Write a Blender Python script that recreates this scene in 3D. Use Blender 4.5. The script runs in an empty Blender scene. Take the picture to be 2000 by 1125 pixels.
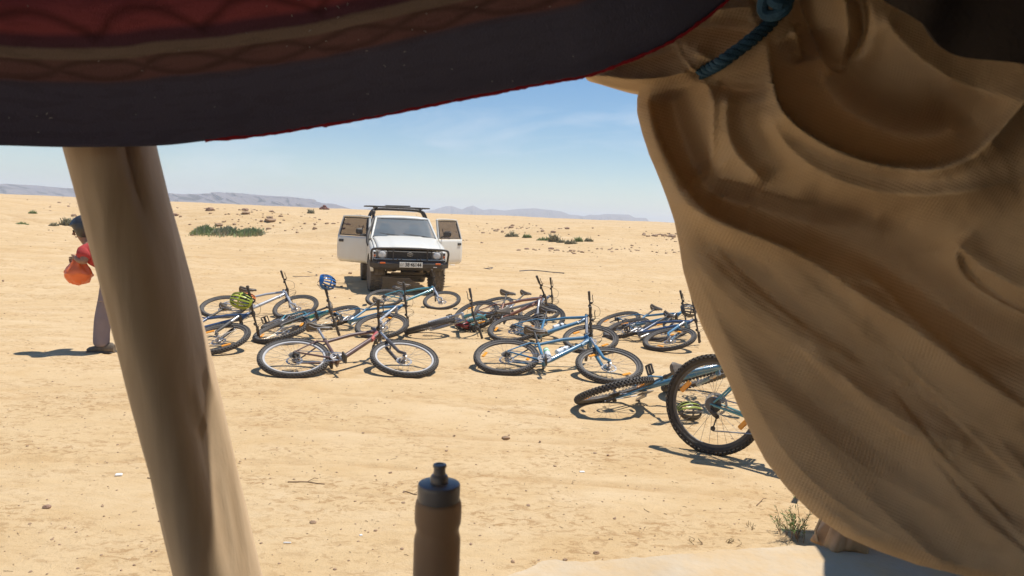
import bpy, math, random
import numpy as np
from mathutils import Vector, Matrix
R = math.radians
SC = bpy.context.scene
COL = SC.collection
# ------------------------------------------------------------------ camera
CAM = Vector((0.0, 0.0, 1.48))
FPX, CX, CY = 1444.4, 1000.0, 562.5
PITCH, ROLL = R(5.16), R(2.4)
_f = Vector((0, math.cos(PITCH), -math.sin(PITCH)))
_r0 = Vector((1, 0, 0))
_u0 = _r0.cross(_f)
_r = _r0 * math.cos(ROLL) + _u0 * math.sin(ROLL)
_u = _u0 * math.cos(ROLL) - _r0 * math.sin(ROLL)
cd = bpy.data.cameras.new('camera')
cam = bpy.data.objects.new('camera', cd)
COL.objects.link(cam)
cam.matrix_world = Matrix(((_r.x, _u.x, -_f.x, CAM.x), (_r.y, _u.y, -_f.y, CAM.y), (_r.z, _u.z, -_f.z, CAM.z), (0, 0, 0, 1)))
cd.sensor_width = 36; cd.lens = 26.0; cd.clip_start = 0.02; cd.clip_end = 20000
cd.dof.use_dof = True; cd.dof.focus_distance = 8.5; cd.dof.aperture_fstop = 9.5
SC.camera = cam
# ------------------------------------------------------------------ light
SUN_L = Vector((0.32, 0.21, 1.0)).normalized()          # direction towards the sun
elev = math.asin(SUN_L.z); azim = math.atan2(SUN_L.x, SUN_L.y)
w = bpy.data.worlds.new('World'); SC.world = w; w.use_nodes = True
nt = w.node_tree; nt.nodes.clear()
def wn(t): return nt.nodes.new(t)
sky = wn('ShaderNodeTexSky'); sky.sky_type = 'NISHITA'; sky.sun_disc = False
sky.sun_elevation = elev; sky.sun_rotation = azim
sky.altitude = 800; sky.air_density = 1.1; sky.dust_density = .2; sky.ozone_density = 3.2
tc = wn('ShaderNodeTexCoord')
mp = wn('ShaderNodeMapping'); mp.inputs['Scale'].default_value = (2.2, 2.2, 11.0); mp.inputs['Rotation'].default_value = (0.05, -0.10, 0.3)
nz = wn('ShaderNodeTexNoise'); nz.inputs['Scale'].default_value = 1.6; nz.inputs['Detail'].default_value = 7; nz.inputs['Roughness'].default_value = 0.55
nz.inputs['Distortion'].default_value = 0.6
cr = wn('ShaderNodeValToRGB'); cr.color_ramp.elements[0].position = 0.50; cr.color_ramp.elements[0].color = (0, 0, 0, 1)
cr.color_ramp.elements[1].position = 0.80; cr.color_ramp.elements[1].color = (1, 1, 1, 1)
mm = wn('ShaderNodeMath'); mm.operation = 'MULTIPLY'; mm.inputs[1].default_value = 0.50
mixc = wn('ShaderNodeMix'); mixc.data_type = 'RGBA'
mixc.inputs[7].default_value = (7.6, 8.2, 9.2, 1)
bg = wn('ShaderNodeBackground'); bg.inputs['Strength'].default_value = 0.080
out = wn('ShaderNodeOutputWorld')
L = nt.links.new
L(tc.outputs['Generated'], mp.inputs['Vector']); L(mp.outputs[0], nz.inputs['Vector']); L(nz.outputs['Fac'], cr.inputs['Fac'])
L(cr.outputs['Color'], mm.inputs[0]); L(mm.outputs[0], mixc.inputs[0]); hs = wn('ShaderNodeHueSaturation'); hs.inputs['Saturation'].default_value = 1.30; L(sky.outputs[0], hs.inputs['Color']); L(hs.outputs[0], mixc.inputs[6]); L(mixc.outputs[2], bg.inputs['Color']); L(bg.outputs[0], out.inputs['Surface'])
sd = bpy.data.lights.new('sun', 'SUN'); sd.energy = 3.9; sd.angle = R(0.53); sd.color = (1.0, 0.95, 0.87)
sun = bpy.data.objects.new('sun', sd); COL.objects.link(sun)
sun.rotation_euler = SUN_L.to_track_quat('Z', 'Y').to_euler()
SC.view_settings.view_transform = 'Standard'; SC.view_settings.look = 'None'
SC.view_settings.exposure = 0.45; SC.view_settings.gamma = 1.0; SC.view_settings.use_curve_mapping = False
SC.render.engine = 'CYCLES'
SC.cycles.max_bounces = 8; SC.cycles.diffuse_bounces = 5; SC.cycles.transparent_max_bounces = 12; SC.cycles.volume_bounces = 1
SC.cycles.use_denoising = True
# ------------------------------------------------------------------ helpers
rng = np.random.default_rng(7); random.seed(7)
def tag(o, label=None, cat=None, group=None, kind=None):
    if label: o['label'] = label
    if cat: o['category'] = cat
    if group: o['group'] = group
    if kind: o['kind'] = kind
    return o
def empty(name, loc=(0, 0, 0), label=None, cat=None, group=None, parent=None):
    o = bpy.data.objects.new(name, None); COL.objects.link(o); o.location = loc; o.empty_display_size = 0.1
    if parent: o.parent = parent
    return tag(o, label, cat, group)
class MB:
    def __init__(s): s.v = []; s.f = []; s.m = []; s.cur = 0
    def add(s, vs, fs):
        b = len(s.v); s.v += [tuple(v) for v in vs]; s.f += [tuple(i + b for i in f) for f in fs]; s.m += [s.cur] * len(fs); return s
    def box(s, c, d, rot=None, bev=0.0):
        hx, hy, hz = d[0] / 2, d[1] / 2, d[2] / 2
        if bev <= 0:
            vs = [Vector((x, y, z)) for x in (-hx, hx) for y in (-hy, hy) for z in (-hz, hz)]
            fs = [(0, 1, 3, 2), (4, 6, 7, 5), (0, 4, 5, 1), (2, 3, 7, 6), (0, 2, 6, 4), (1, 5, 7, 3)]
        else:
            b = min(bev, hx * .95, hy * .95, hz * .95)
            vs = []; idx = {}
            for sx in (-1, 1):
                for sy in (-1, 1):
                    for sz in (-1, 1):
                        for ax in range(3):
                            p = [sx * (hx - b), sy * (hy - b), sz * (hz - b)]
                            p[ax] = (sx * hx, sy * hy, sz * hz)[ax]
                            idx[(sx, sy, sz, ax)] = len(vs); vs.append(Vector(p))
            fs = []
            for ax in range(3):
                a1, a2 = (ax + 1) % 3, (ax + 2) % 3
                for sg in (-1, 1):
                    q = []
                    for (u, v) in ((-1, -1), (1, -1), (1, 1), (-1, 1)):
                        k = [0, 0, 0]; k[ax] = sg; k[a1] = u; k[a2] = v
                        q.append(idx[(k[0], k[1], k[2], ax)])
                    fs.append(q if sg > 0 else q[::-1])
            for ax in range(3):
                a1, a2 = (ax + 1) % 3, (ax + 2) % 3
                for s1 in (-1, 1):
                    for s2 in (-1, 1):
                        k0 = [0, 0, 0]; k0[ax] = -1; k0[a1] = s1; k0[a2] = s2
                        k1 = list(k0); k1[ax] = 1
                        q = [idx[(*k0, a1)], idx[(*k0, a2)], idx[(*k1, a2)], idx[(*k1, a1)]]
                        fs.append(q if s1 * s2 < 0 else q[::-1])
            for sx in (-1, 1):
                for sy in (-1, 1):
                    for sz in (-1, 1):
                        q = [idx[(sx, sy, sz, a)] for a in range(3)]
                        fs.append(q if sx * sy * sz > 0 else q[::-1])
        if rot is not None: vs = [rot @ v for v in vs]
        c = Vector(c)
        return s.add([v + c for v in vs], fs)
    def tube(s, pts, r, n=8, cap=True, closed=False, flat=1.0):
        pts = [Vector(p) for p in pts]; k = len(pts)
        rs = list(r) if hasattr(r, '__len__') else [r] * k
        vs = []; prev = None
        for i in range(k):
            if closed: t = pts[(i + 1) % k] - pts[i - 1]
            else: t = pts[min(i + 1, k - 1)] - pts[max(i - 1, 0)]
            t.normalize()
            if prev is None:
                a = Vector((0, 0, 1)) if abs(t.z) < .9 else Vector((1, 0, 0))
                e1 = t.cross(a).normalized()
            else:
                e1 = (prev - t * prev.dot(t)).normalized()
            prev = e1; e2 = t.cross(e1)
            for j in range(n):
                a = 2 * math.pi * j / n
                vs.append(pts[i] + e1 * math.cos(a) * rs[i] + e2 * math.sin(a) * rs[i] * flat)
        fs = []
        for i in range(k if closed else k - 1):
            i2 = (i + 1) % k
            for j in range(n):
                j2 = (j + 1) % n
                fs.append((i * n + j, i * n + j2, i2 * n + j2, i2 * n + j))
        if cap and not closed:
            fs.append(tuple(range(n))[::-1]); fs.append(tuple((k - 1) * n + j for j in range(n)))
        return s.add(vs, fs)
    def lathe(s, prof, n=16, M=None, cap=True):      # prof: (radius, height) about z
        vs = []
        for r_, h_ in prof:
            for j in range(n):
                a = 2 * math.pi * j / n; vs.append(Vector((r_ * math.cos(a), r_ * math.sin(a), h_)))
        fs = []
        for i in range(len(prof) - 1):
            for j in range(n):
                j2 = (j + 1) % n; fs.append((i * n + j, i * n + j2, (i + 1) * n + j2, (i + 1) * n + j))
        if cap:
            fs.append(tuple(range(n))[::-1]); fs.append(tuple((len(prof) - 1) * n + j for j in range(n)))
        if M is not None: vs = [M @ v for v in vs]
        return s.add(vs, fs)
    def prism(s, poly, h, M=None):                    # poly in xy, extruded along z by h
        n = len(poly); vs = [Vector((x, y, 0)) for x, y in poly] + [Vector((x, y, h)) for x, y in poly]
        fs = [tuple(range(n))[::-1], tuple(range(n, 2 * n))] + [(i, (i + 1) % n, n + (i + 1) % n, n + i) for i in range(n)]
        if M is not None: vs = [M @ v for v in vs]
        return s.add(vs, fs)
    def mesh(s, name, mats, smooth=True, angle=38):
        me = bpy.data.meshes.new(name); me.from_pydata(s.v, [], s.f)
        if not isinstance(mats, (list, tuple)): mats = [mats]
        for m_ in mats: me.materials.append(m_)
        me.polygons.foreach_set('material_index', s.m)
        if smooth:
            me.polygons.foreach_set('use_smooth', [True] * len(s.f)); me.set_sharp_from_angle(angle=R(angle))
        me.update(); return me
    def build(s, name, mats, parent=None, loc=None, smooth=True, angle=38):
        return link(name, s.mesh(name, mats, smooth, angle), parent, loc)
def link(name, me, parent=None, loc=None):
    o = bpy.data.objects.new(name, me); COL.objects.link(o)
    if parent: o.parent = parent
    if loc is not None: o.location = loc
    return o
def npmesh(name, V, F, mats, smooth=True, uv=None):
    me = bpy.data.meshes.new(name); F = np.asarray(F, dtype=np.int32)
    me.vertices.add(len(V)); me.vertices.foreach_set('co', np.asarray(V, dtype=np.float32).ravel())
    k = F.shape[1]
    me.loops.add(F.size); me.loops.foreach_set('vertex_index', F.ravel())
    me.polygons.add(len(F)); me.polygons.foreach_set('loop_start', np.arange(0, F.size, k, dtype=np.int32))
    try: me.polygons.foreach_set('loop_total', np.full(len(F), k, dtype=np.int32))
    except Exception: pass
    me.polygons.foreach_set('use_smooth', np.full(len(F), smooth))
    if uv is not None:
        l = me.uv_layers.new(name='UVMap'); l.data.foreach_set('uv', np.asarray(uv, dtype=np.float32)[F.ravel()].ravel())
    for m_ in (mats if isinstance(mats, (list, tuple)) else [mats]): me.materials.append(m_)
    me.update(calc_edges=True); me.validate()
    return me
def gridfaces(nr, nc, wrap=False):
    i = np.arange(nr - 1)[:, None]; j = np.arange(nc if wrap else nc - 1)[None, :]; j2 = (j + 1) % nc
    return np.stack([i * nc + j, i * nc + j2, (i + 1) * nc + j2, (i + 1) * nc + j], -1).reshape(-1, 4)
def noise2(x, y, seed=0, octs=4, gain=0.5):
    x = np.asarray(x, float); y = np.asarray(y, float); tot = np.zeros(np.broadcast(x, y).shape); amp = 1.0; nrm = 0
    for o in range(octs):
        def h(ix, iy):
            n = (ix.astype(np.int64) * 374761393 + iy.astype(np.int64) * 668265263 + (seed + o * 17) * 1442695041) & 0xffffffff
            n = ((n ^ (n >> 13)) * 1274126177) & 0xffffffff
            return ((n ^ (n >> 16)) & 0xffff) / 65535.0
        ix, iy = np.floor(x), np.floor(y); fx, fy = x - ix, y - iy
        fx = fx * fx * (3 - 2 * fx); fy = fy * fy * (3 - 2 * fy)
        v = (h(ix, iy) * (1 - fx) + h(ix + 1, iy) * fx) * (1 - fy) + (h(ix, iy + 1) * (1 - fx) + h(ix + 1, iy + 1) * fx) * fy
        tot = tot + amp * (v - .5) * 2; nrm += amp; amp *= gain; x = x * 2.03 + 11.3; y = y * 2.03 + 5.7
    return tot / nrm
# ------------------------------------------------------------------ terrain height and pixel-to-ground
_RX = [0, 9, 12.5, 15, 20, 30, 42, 60, 120, 300, 420, 900, 5000]
_RZ = [0, 0, -.08, -.22, -.22, -.10, .06, .45, 1.7, 3.35, 3.6, 1.5, -2]
def gz(x, y):
    x = np.asarray(x, float); y = np.asarray(y, float); r = np.hypot(x, y)
    z = np.interp(r, _RX, _RZ)
    def G(cx, cy, sx, sy, h): return h * np.exp(-((x - cx) / sx) ** 2 - ((y - cy) / sy) ** 2)
    z = z + G(-19, 50, 9, 4, 1.15) + G(-9.5, 46, 4, 3.0, .45) + G(-18, 42, 6, 2.0, -.30) + G(4.5, 63, 16, 6, .9) + G(6.5, 47, 3.2, 2.4, .28)
    z = z + G(-45, 58, 12, 8, .9) + G(18, 60, 6, 5, .3)
    far = np.clip((r - 18) / 60, 0, 1)
    z = z + far * .55 * noise2(x / 22, y / 22, 3, 4) + np.clip((r - 14) / 30, 0, 1) * .16 * noise2(x / 4.5, y / 4.5, 5, 4)
    z = z + .022 * noise2(x / 1.3, y / 1.3, 9, 3) * np.clip((r - 2.5) / 3, 0, 1)
    return z
def g1(x, y): return float(gz(x, y))
def ray(px, py):
    return (_f * FPX + _r * (px - CX) - _u * (py - CY)).normalized()
def at_y(px, py, Y):                                  # the point of that line of sight at distance Y in front
    d = ray(px, py); return CAM + d * (Y / d.y)
def ground(px, py, dz=0.0):
    d = ray(px, py); t = 1.0
    while t < 600:
        p = CAM + d * t
        if p.z <= g1(p.x, p.y) + dz: break
        t *= 1.01
    a, b = t / 1.01, t
    for _ in range(18):
        m_ = (a + b) / 2; p = CAM + d * m_
        if p.z <= g1(p.x, p.y) + dz: b = m_
        else: a = m_
    p = CAM + d * b; return Vector((p.x, p.y, g1(p.x, p.y)))
# ------------------------------------------------------------------ materials
def srgb(r, g, b):
    f = lambda c: (c / 255 / 12.92) if c / 255 <= .04045 else ((c / 255 + .055) / 1.055) ** 2.4
    return (f(r), f(g), f(b), 1)
def mat(name, col, rough=.5, metal=0.0, var=.12, scale=8.0, dust=0.0, bump=0.0, bscale=60.0, coat=0.0, spec=.5, dcol=(.52, .40, .26, 1)):
    m_ = bpy.data.materials.new(name); m_.use_nodes = True; t = m_.node_tree; b = t.nodes['Principled BSDF']
    N = t.nodes.new; K = t.links.new
    c = tuple(col[:3]) + (1,)
    co = N('ShaderNodeTexCoord'); n = N('ShaderNodeTexNoise'); n.inputs['Scale'].default_value = scale; n.inputs['Detail'].default_value = 5
    K(co.outputs['Object'], n.inputs['Vector'])
    mx = N('ShaderNodeMix'); mx.data_type = 'RGBA'
    mx.inputs[6].default_value = tuple(min(1, x * (1 - var)) for x in c[:3]) + (1,)
    mx.inputs[7].default_value = tuple(min(1, x * (1 + var)) for x in c[:3]) + (1,)
    K(n.outputs['Fac'], mx.inputs[0]); last = mx.outputs[2]
    if dust > 0:
        n2 = N('ShaderNodeTexNoise'); n2.inputs['Scale'].default_value = scale * 2.3; n2.inputs['Detail'].default_value = 6; n2.inputs['Roughness'].default_value = .65
        K(co.outputs['Object'], n2.inputs['Vector'])
        mr = N('ShaderNodeMapRange'); mr.inputs['From Min'].default_value = .3; mr.inputs['From Max'].default_value = .75
        mr.inputs['To Min'].default_value = dust * .45; mr.inputs['To Max'].default_value = min(1, dust * 1.5)
        K(n2.outputs['Fac'], mr.inputs['Value'])
        m2 = N('ShaderNodeMix'); m2.data_type = 'RGBA'; m2.inputs[7].default_value = dcol
        K(mr.outputs[0], m2.inputs[0]); K(last, m2.inputs[6]); last = m2.outputs[2]
        rr = N('ShaderNodeMapRange'); rr.inputs['To Min'].default_value = rough; rr.inputs['To Max'].default_value = min(1, rough + .6)
        K(mr.outputs[0], rr.inputs['Value']); K(rr.outputs[0], b.inputs['Roughness'])
    else: b.inputs['Roughness'].default_value = rough
    K(last, b.inputs['Base Color'])
    b.inputs['Metallic'].default_value = metal; b.inputs['Specular IOR Level'].default_value = spec
    if coat: b.inputs['Coat Weight'].default_value = coat; b.inputs['Coat Roughness'].default_value = .08
    if bump > 0:
        n3 = N('ShaderNodeTexNoise'); n3.inputs['Scale'].default_value = bscale; n3.inputs['Detail'].default_value = 4
        K(co.outputs['Object'], n3.inputs['Vector'])
        bp = N('ShaderNodeBump'); bp.inputs['Strength'].default_value = bump; bp.inputs['Distance'].default_value = .01
        K(n3.outputs['Fac'], bp.inputs['Height']); K(bp.outputs[0], b.inputs['Normal'])
    return m_
# ================================================================== GROUND
def sand_material():
    m_ = bpy.data.materials.new('sand'); m_.use_nodes = True; t = m_.node_tree; b = t.nodes['Principled BSDF']
    N = t.nodes.new; K = t.links.new
    co = N('ShaderNodeTexCoord')
    def noise(scale, det=6, ro=.55, sc=None, rot=0.0, dist=0.0):
        n = N('ShaderNodeTexNoise'); n.inputs['Scale'].default_value = scale; n.inputs['Detail'].default_value = det; n.inputs['Roughness'].default_value = ro
        n.inputs['Distortion'].default_value = dist
        mp = N('ShaderNodeMapping'); mp.inputs['Scale'].default_value = sc or (1, 1, 1); mp.inputs['Rotation'].default_value = (0, 0, rot)
        K(co.outputs['Object'], mp.inputs['Vector']); K(mp.outputs[0], n.inputs['Vector']); return n.outputs['Fac']
    def ramp(src, a, b_, lo=0., hi=1.):
        r_ = N('ShaderNodeMapRange'); r_.inputs['From Min'].default_value = a; r_.inputs['From Max'].default_value = b_
        r_.inputs['To Min'].default_value = lo; r_.inputs['To Max'].default_value = hi; K(src, r_.inputs['Value']); return r_.outputs[0]
    def mix(fac, c1, c2):
        x = N('ShaderNodeMix'); x.data_type = 'RGBA'; K(fac, x.inputs[0])
        for s_, i in ((c1, 6), (c2, 7)):
            if isinstance(s_, tuple): x.inputs[i].default_value = s_
            else: K(s_, x.inputs[i])
        return x.outputs[2]
    def MUL(a_, b__):
        x = N('ShaderNodeMath'); x.operation = 'MULTIPLY'; K(a_, x.inputs[0]); K(b__, x.inputs[1]); return x.outputs[0]
    c = mix(ramp(noise(.35, 7, .6), .35, .65), (.575, .40, .205, 1), (.62, .452, .258, 1))
    c = mix(ramp(noise(.075, 5, .6, (.6, 1.6, 1), .1, .8), .50, .66, 0, .55), c, (.50, .325, .15, 1))        # orange banks farther out
    c = mix(ramp(noise(2.0, 6, .6, (1, 1.5, 1), .2, .8), .46, .66, 0, .55), c, (.52, .335, .15, 1))        # damp orange patches
    c = mix(ramp(noise(.7, 8, .65, (1, 2.5, 1), .12, .6), .52, .72, 0, .5), c, (.68, .53, .34, 1))            # paler dusty swathes
    pm = ramp(noise(1.1, 6, .65, (1, 1.6, 1), .3, .6), .42, .58)
    c = mix(MUL(ramp(noise(13, 8, .75, (1, 1.6, 1), -.2, .9), .505, .57, 0, .9), pm), c, (.38, .225, .095, 1))  # scuffed orange brown scabs
    c = mix(ramp(noise(10, 9, .8, (.7, 2.2, 1), .25, 1.4), .62, .68, 0, .55), c, (.42, .26, .125, 1))
    c = mix(ramp(noise(70, 5, .8), .64, .71, 0, .55), c, (.34, .21, .10, 1))                                      # grit specks
    at = N('ShaderNodeAttribute'); at.attribute_name = 'disturbed'
    c = mix(MUL(ramp(noise(6, 6, .7), .30, .62, .15, 1), at.outputs['Fac']), c, (.44, .275, .125, 1))                 # churned sand in tyre tracks and footprints
    c = mix(ramp(noise(1.6, 8, .7, (.35, 5, 1), .06, .5), .58, .70, 0, .45), c, (.45, .30, .155, 1))              # thin streaks along vehicle tracks
    c = mix(ramp(noise(150, 3, .7), .35, .65, 0, .18), c, (.74, .60, .41, 1))
    K(c, b.inputs['Base Color']); b.inputs['Roughness'].default_value = .95; b.inputs['Specular IOR Level'].default_value = .12
    def bump(src, dist, strength, prev=None):
        x = N('ShaderNodeBump'); x.inputs['Distance'].default_value = dist; x.inputs['Strength'].default_value = strength; K(src, x.inputs['Height'])
        if prev is not None: K(prev, x.inputs['Normal'])
        return x.outputs[0]
    n = bump(noise(1.8, 5, .55, (1, 1.2, 1), .08, .8), .03, .5)
    n = bump(noise(13, 8, .75, (1, 1.2, 1), -.2, .9), .014, .7, n)
    n = bump(noise(60, 5, .75), .005, .8, n)
    K(n, b.inputs['Normal'])
    return m_
M_SAND = sand_material()
ang = np.concatenate([np.linspace(-180, -46, 46)[:-1], np.linspace(-46, 46, 400), np.linspace(46, 180, 46)[1:-1]])
ang = np.radians(ang)
rr = [0.25]
while rr[-1] < 5200: rr.append(rr[-1] * (1.011 if 3 < rr[-1] < 130 else 1.03))
rr = np.array(rr)
A, RR = np.meshgrid(ang, rr)
X = RR * np.sin(A); Y = RR * np.cos(A); Z = gz(X, Y)
DIST = np.zeros(Z.shape)
# a few vehicle tracks and cut edges pressed into the sand
def track(Z, pts, wid, dep):
    d = np.full(Z.shape, 1e9)
    for (x0, y0), (x1, y1) in zip(pts[:-1], pts[1:]):
        vx, vy = x1 - x0, y1 - y0; tt = np.clip(((X - x0) * vx + (Y - y0) * vy) / (vx * vx + vy * vy), 0, 1)
        d = np.minimum(d, np.hypot(X - x0 - vx * tt, Y - y0 - vy * tt))
    k = d / wid
    global DIST; DIST = np.maximum(DIST, np.exp(-(d / (wid * 1.25)) ** 4) * np.clip(.45 + noise2(X / 2.2, Y / 2.2, 15, 3), 0, .8))
    return Z - dep * np.exp(-k ** 4) * (1 + .4 * noise2(X * 3, Y * 3, 4, 2)) + dep * .7 * np.exp(-((k - 1.6) / .45) ** 2)
def arc(y0, curve, slope, off):
    return [(x, y0 + curve * (x / 10) ** 2 + slope * x + off) for x in range(-40, 41, 4)]
for (y0, cu, sl) in ((19, .5, .10), (22.5, .7, .06), (27, .9, -.05), (33, 1.2, .02), (12.6, .1, -.04)):
    for off in (0, 1.5):
        Z = track(Z, arc(y0, cu, sl, off), .17, .055)
for off in (0, 1.5): Z = track(Z, [(-26, 14 + off), (-14, 13 + off), (-6, 19 + off), (2, 30 + off), (14, 38 + off), (40, 44 + off)], .17, .035)
gt = np.random.default_rng(41)
for k in range(9):                                    # walked lines of shallow footprints
    x0, y0 = gt.uniform(-4.5, 3.0), gt.uniform(3.4, 9.0); a = gt.uniform(-.7, .7) + (math.pi if k % 2 else 0); 
    for q in range(9):
        cx_, cy_ = x0 + math.cos(a) * .62 * q - math.sin(a) * .10 * (-1) ** q, y0 + math.sin(a) * .62 * q + math.cos(a) * .10 * (-1) ** q
        m_ = (abs(X - cx_) < .4) & (abs(Y - cy_) < .4)
        if not m_.any(): continue
        lx = (X[m_] - cx_) * math.cos(a) + (Y[m_] - cy_) * math.sin(a); ly = -(X[m_] - cx_) * math.sin(a) + (Y[m_] - cy_) * math.cos(a)
        d_ = np.sqrt((lx / .14) ** 2 + (ly / .055) ** 2); DIST[m_] = np.maximum(DIST[m_], .6 * np.exp(-(d_ / 1.2) ** 4)); Z[m_] += -.014 * np.exp(-d_ ** 4) + .006 * np.exp(-((d_ - 1.35) / .3) ** 2)
for pts in (((-5.5, 8.2), (-2.5, 6.3), (.5, 5.6), (3.2, 5.9)), ((-4.8, 6.0), (-2, 5.0), (1.6, 4.9), (3, 5.2)), ((-3.5, 4.0), (-1.0, 4.3), (1.5, 4.0), (2.6, 3.8)), ((-1.5, 6.8), (.4, 8.2), (1.5, 10.5))):
    Z = track(Z, [tuple(p) for p in np.array(pts)], .030, .010)
V = np.stack([X, Y, Z], -1).reshape(-1, 3)
F = gridfaces(len(rr), len(ang), wrap=True)[:, ::-1]
V = np.vstack([V, [[0, 0, float(Z[0].mean())]]])
gm = npmesh('ground', V, F, M_SAND)
_at = gm.attributes.new('disturbed', 'FLOAT', 'POINT'); _at.data.foreach_set('value', np.concatenate([DIST.ravel(), [0]]).astype(np.float32))
ground_o = link('ground', gm); tag(ground_o, 'flat pale orange desert sand with tyre tracks and scuffs', kind='structure')
# ------------------------------------------------------------------ far mountains
M_ROCKF = mat('far_rock', (.13, .105, .11), .95, var=.35, scale=.004, bump=0)
def mountains(name, prof, D, depth, seed, label):
    xs = np.arange(prof[0][0], prof[-1][0] + .1, 2.0)
    ys = np.interp(xs, [p[0] for p in prof], [p[1] for p in prof])
    base = np.array([390 + .042 * x for x in xs]) + 14
    nrow = 15; rows = []
    for k in range(nrow):
        f = k / (nrow - 1); d = D - depth * (1 - f) * 1.0
        P = []
        for x, y, bb in zip(xs, ys, base):
            dr = ray(x, y); top = CAM + dr * (D / dr.y)
            H = top.z + 8
            prof_f = (f ** .8) * .62 + .38 * (1 / (1 + math.exp(-(f - .72) * 22)))
            P.append((top.x * d / D, d, -8 + H * prof_f))
        rows.append(P)
    for k in range(1, 5):
        rows.append([(p[0] * (1 + .05 * k), D + depth * .25 * k, -8 + (p[2] + 8) * (1 - (k / 4) ** 1.5)) for p in rows[nrow - 1]])
    A_ = np.array(rows)
    n = noise2(A_[..., 0] / (D * .02), A_[..., 1] / (D * .05), seed, 5)
    rowf = np.ones(A_.shape[0]); rowf[nrow - 1] = .12; rowf[nrow - 2] = .5; rowf[0] = 0; rowf[-1] = 0
    A_[..., 2] += n * (A_[..., 2] + 8) * .14 * rowf[:, None]
    A_[..., 1] += noise2(A_[..., 0] / (D * .012), A_[..., 2] / (D * .01), seed + 3, 4) * depth * .16 * rowf[:, None]
    me = npmesh(name, A_.reshape(-1, 3), gridfaces(A_.shape[0], A_.shape[1]), M_ROCKF, smooth=False)
    o = link(name, me); tag(o, label, kind='structure')
mountains('mountains', [(-500, 372), (-120, 366), (-40, 363), (20, 360), (70, 362), (150, 369), (240, 372), (300, 375), (335, 378), (360, 379), (430, 377), (470, 378), (510, 381), (560, 384), (590, 387), (603, 389), (612, 396), (650, 398), (672, 404), (690, 412), (720, 420)], 1900, 700, 1, 'low flat topped desert plateau fading into haze on the left')
mountains('mountains', [(690, 414), (715, 408), (738, 404), (752, 400), (765, 402), (790, 408), (815, 412), (832, 413), (850, 409), (868, 403), (882, 402), (893, 406), (903, 409), (912, 404), (924, 401), (934, 406), (944, 410), (960, 408), (985, 411), (1010, 408), (1045, 407), (1075, 410), (1098, 413), (1112, 419), (1128, 420), (1140, 422), (1152, 419), (1168, 420), (1185, 418), (1228, 419), (1240, 425), (1262, 426), (1272, 436), (1285, 446)], 3100, 500, 8, 'jagged pale blue mountain ridge far behind the white truck')
# ------------------------------------------------------------------ haze
M_HAZE = bpy.data.materials.new('haze'); M_HAZE.use_nodes = True; t = M_HAZE.node_tree; t.nodes.clear()
v_ = t.nodes.new('ShaderNodeVolumePrincipled'); o_ = t.nodes.new('ShaderNodeOutputMaterial')
v_.inputs['Color'].default_value = (.76, .86, 1, 1); v_.inputs['Density'].default_value = .00038; v_.inputs['Anisotropy'].default_value = .0
t.links.new(v_.outputs[0], o_.inputs['Volume'])
hz = MB().box((0, 600, 37.5), (12000, 12000, 105)).build('haze', M_HAZE, smooth=False); tag(hz, 'thin dusty haze over the desert', kind='stuff')
# ------------------------------------------------------------------ loose stones, twigs, shrubs
def ico():
    p = (1 + 5 ** .5) / 2
    v = [(-1, p, 0), (1, p, 0), (-1, -p, 0), (1, -p, 0), (0, -1, p), (0, 1, p), (0, -1, -p), (0, 1, -p), (p, 0, -1), (p, 0, 1), (-p, 0, -1), (-p, 0, 1)]
    f = [(0, 11, 5), (0, 5, 1), (0, 1, 7), (0, 7, 10), (0, 10, 11), (1, 5, 9), (5, 11, 4), (11, 10, 2), (10, 7, 6), (7, 1, 8), (3, 9, 4), (3, 4, 2), (3, 2, 6), (3, 6, 8), (3, 8, 9), (4, 9, 5), (2, 4, 11), (6, 2, 10), (8, 6, 7), (9, 8, 1)]
    return np.array(v) / math.hypot(1, p), np.array(f)
IV, IF = ico()
M_STONE = mat('stone', (.36, .24, .15), .95, var=.5, scale=3, bump=.4, bscale=40)
M_DARKSTONE = mat('dark_stone', (.30, .19, .13), .95, var=.4, scale=2, bump=.5, bscale=20)
def stones(name, xy, sz, m_, label, seed=0):
    g = np.random.default_rng(seed); n = len(xy)
    z = gz(xy[:, 0], xy[:, 1])
    jit = 1 + g.normal(0, .16, (n, 12, 1))
    sc = sz[:, None, None] * np.stack([g.uniform(.8, 1.4, n), g.uniform(.8, 1.3, n), g.uniform(.45, .8, n)], -1)[:, None, :]
    a = g.uniform(0, 6.28, n); ca, sa = np.cos(a), np.sin(a)
    P = IV[None] * jit * sc
    Q = np.stack([P[..., 0] * ca[:, None] - P[..., 1] * sa[:, None], P[..., 0] * sa[:, None] + P[..., 1] * ca[:, None], P[..., 2]], -1)
    Q += np.stack([xy[:, 0], xy[:, 1], z + sz * .2], -1)[:, None, :]
    FF = (IF[None] + (np.arange(n) * 12)[:, None, None]).reshape(-1, 3)
    o = link(name, npmesh(name, Q.reshape(-1, 3), FF, m_, smooth=False)); tag(o, label, kind='stuff'); return o
g = np.random.default_rng(3)
n = 5200; yy = 2.6 + 12 * g.power(.75, n); xx = g.uniform(-.85, .85, n) * yy
stones('pebbles', np.stack([xx, yy], -1), np.clip(g.lognormal(-6.0, .5, n), .0012, .010) * (1 + yy / 22), M_STONE, 'small brown pebbles and grit strewn over the sand', 1)
n = 2600; yy = 14 + 46 * g.power(1.2, n); xx = g.uniform(-.85, .5, n) * yy
stones('pebbles', np.stack([xx, yy], -1), np.clip(g.lognormal(-4.6, .55, n), .004, .05), M_STONE, 'scattered small stones on the sand around and behind the truck', 2)
n = 1800; yy = 50 + 250 * g.power(.8, n); xx = g.uniform(-.85, .5, n) * yy
kk = noise2(xx / 18, yy / 12, 6, 3) > -.05
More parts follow.
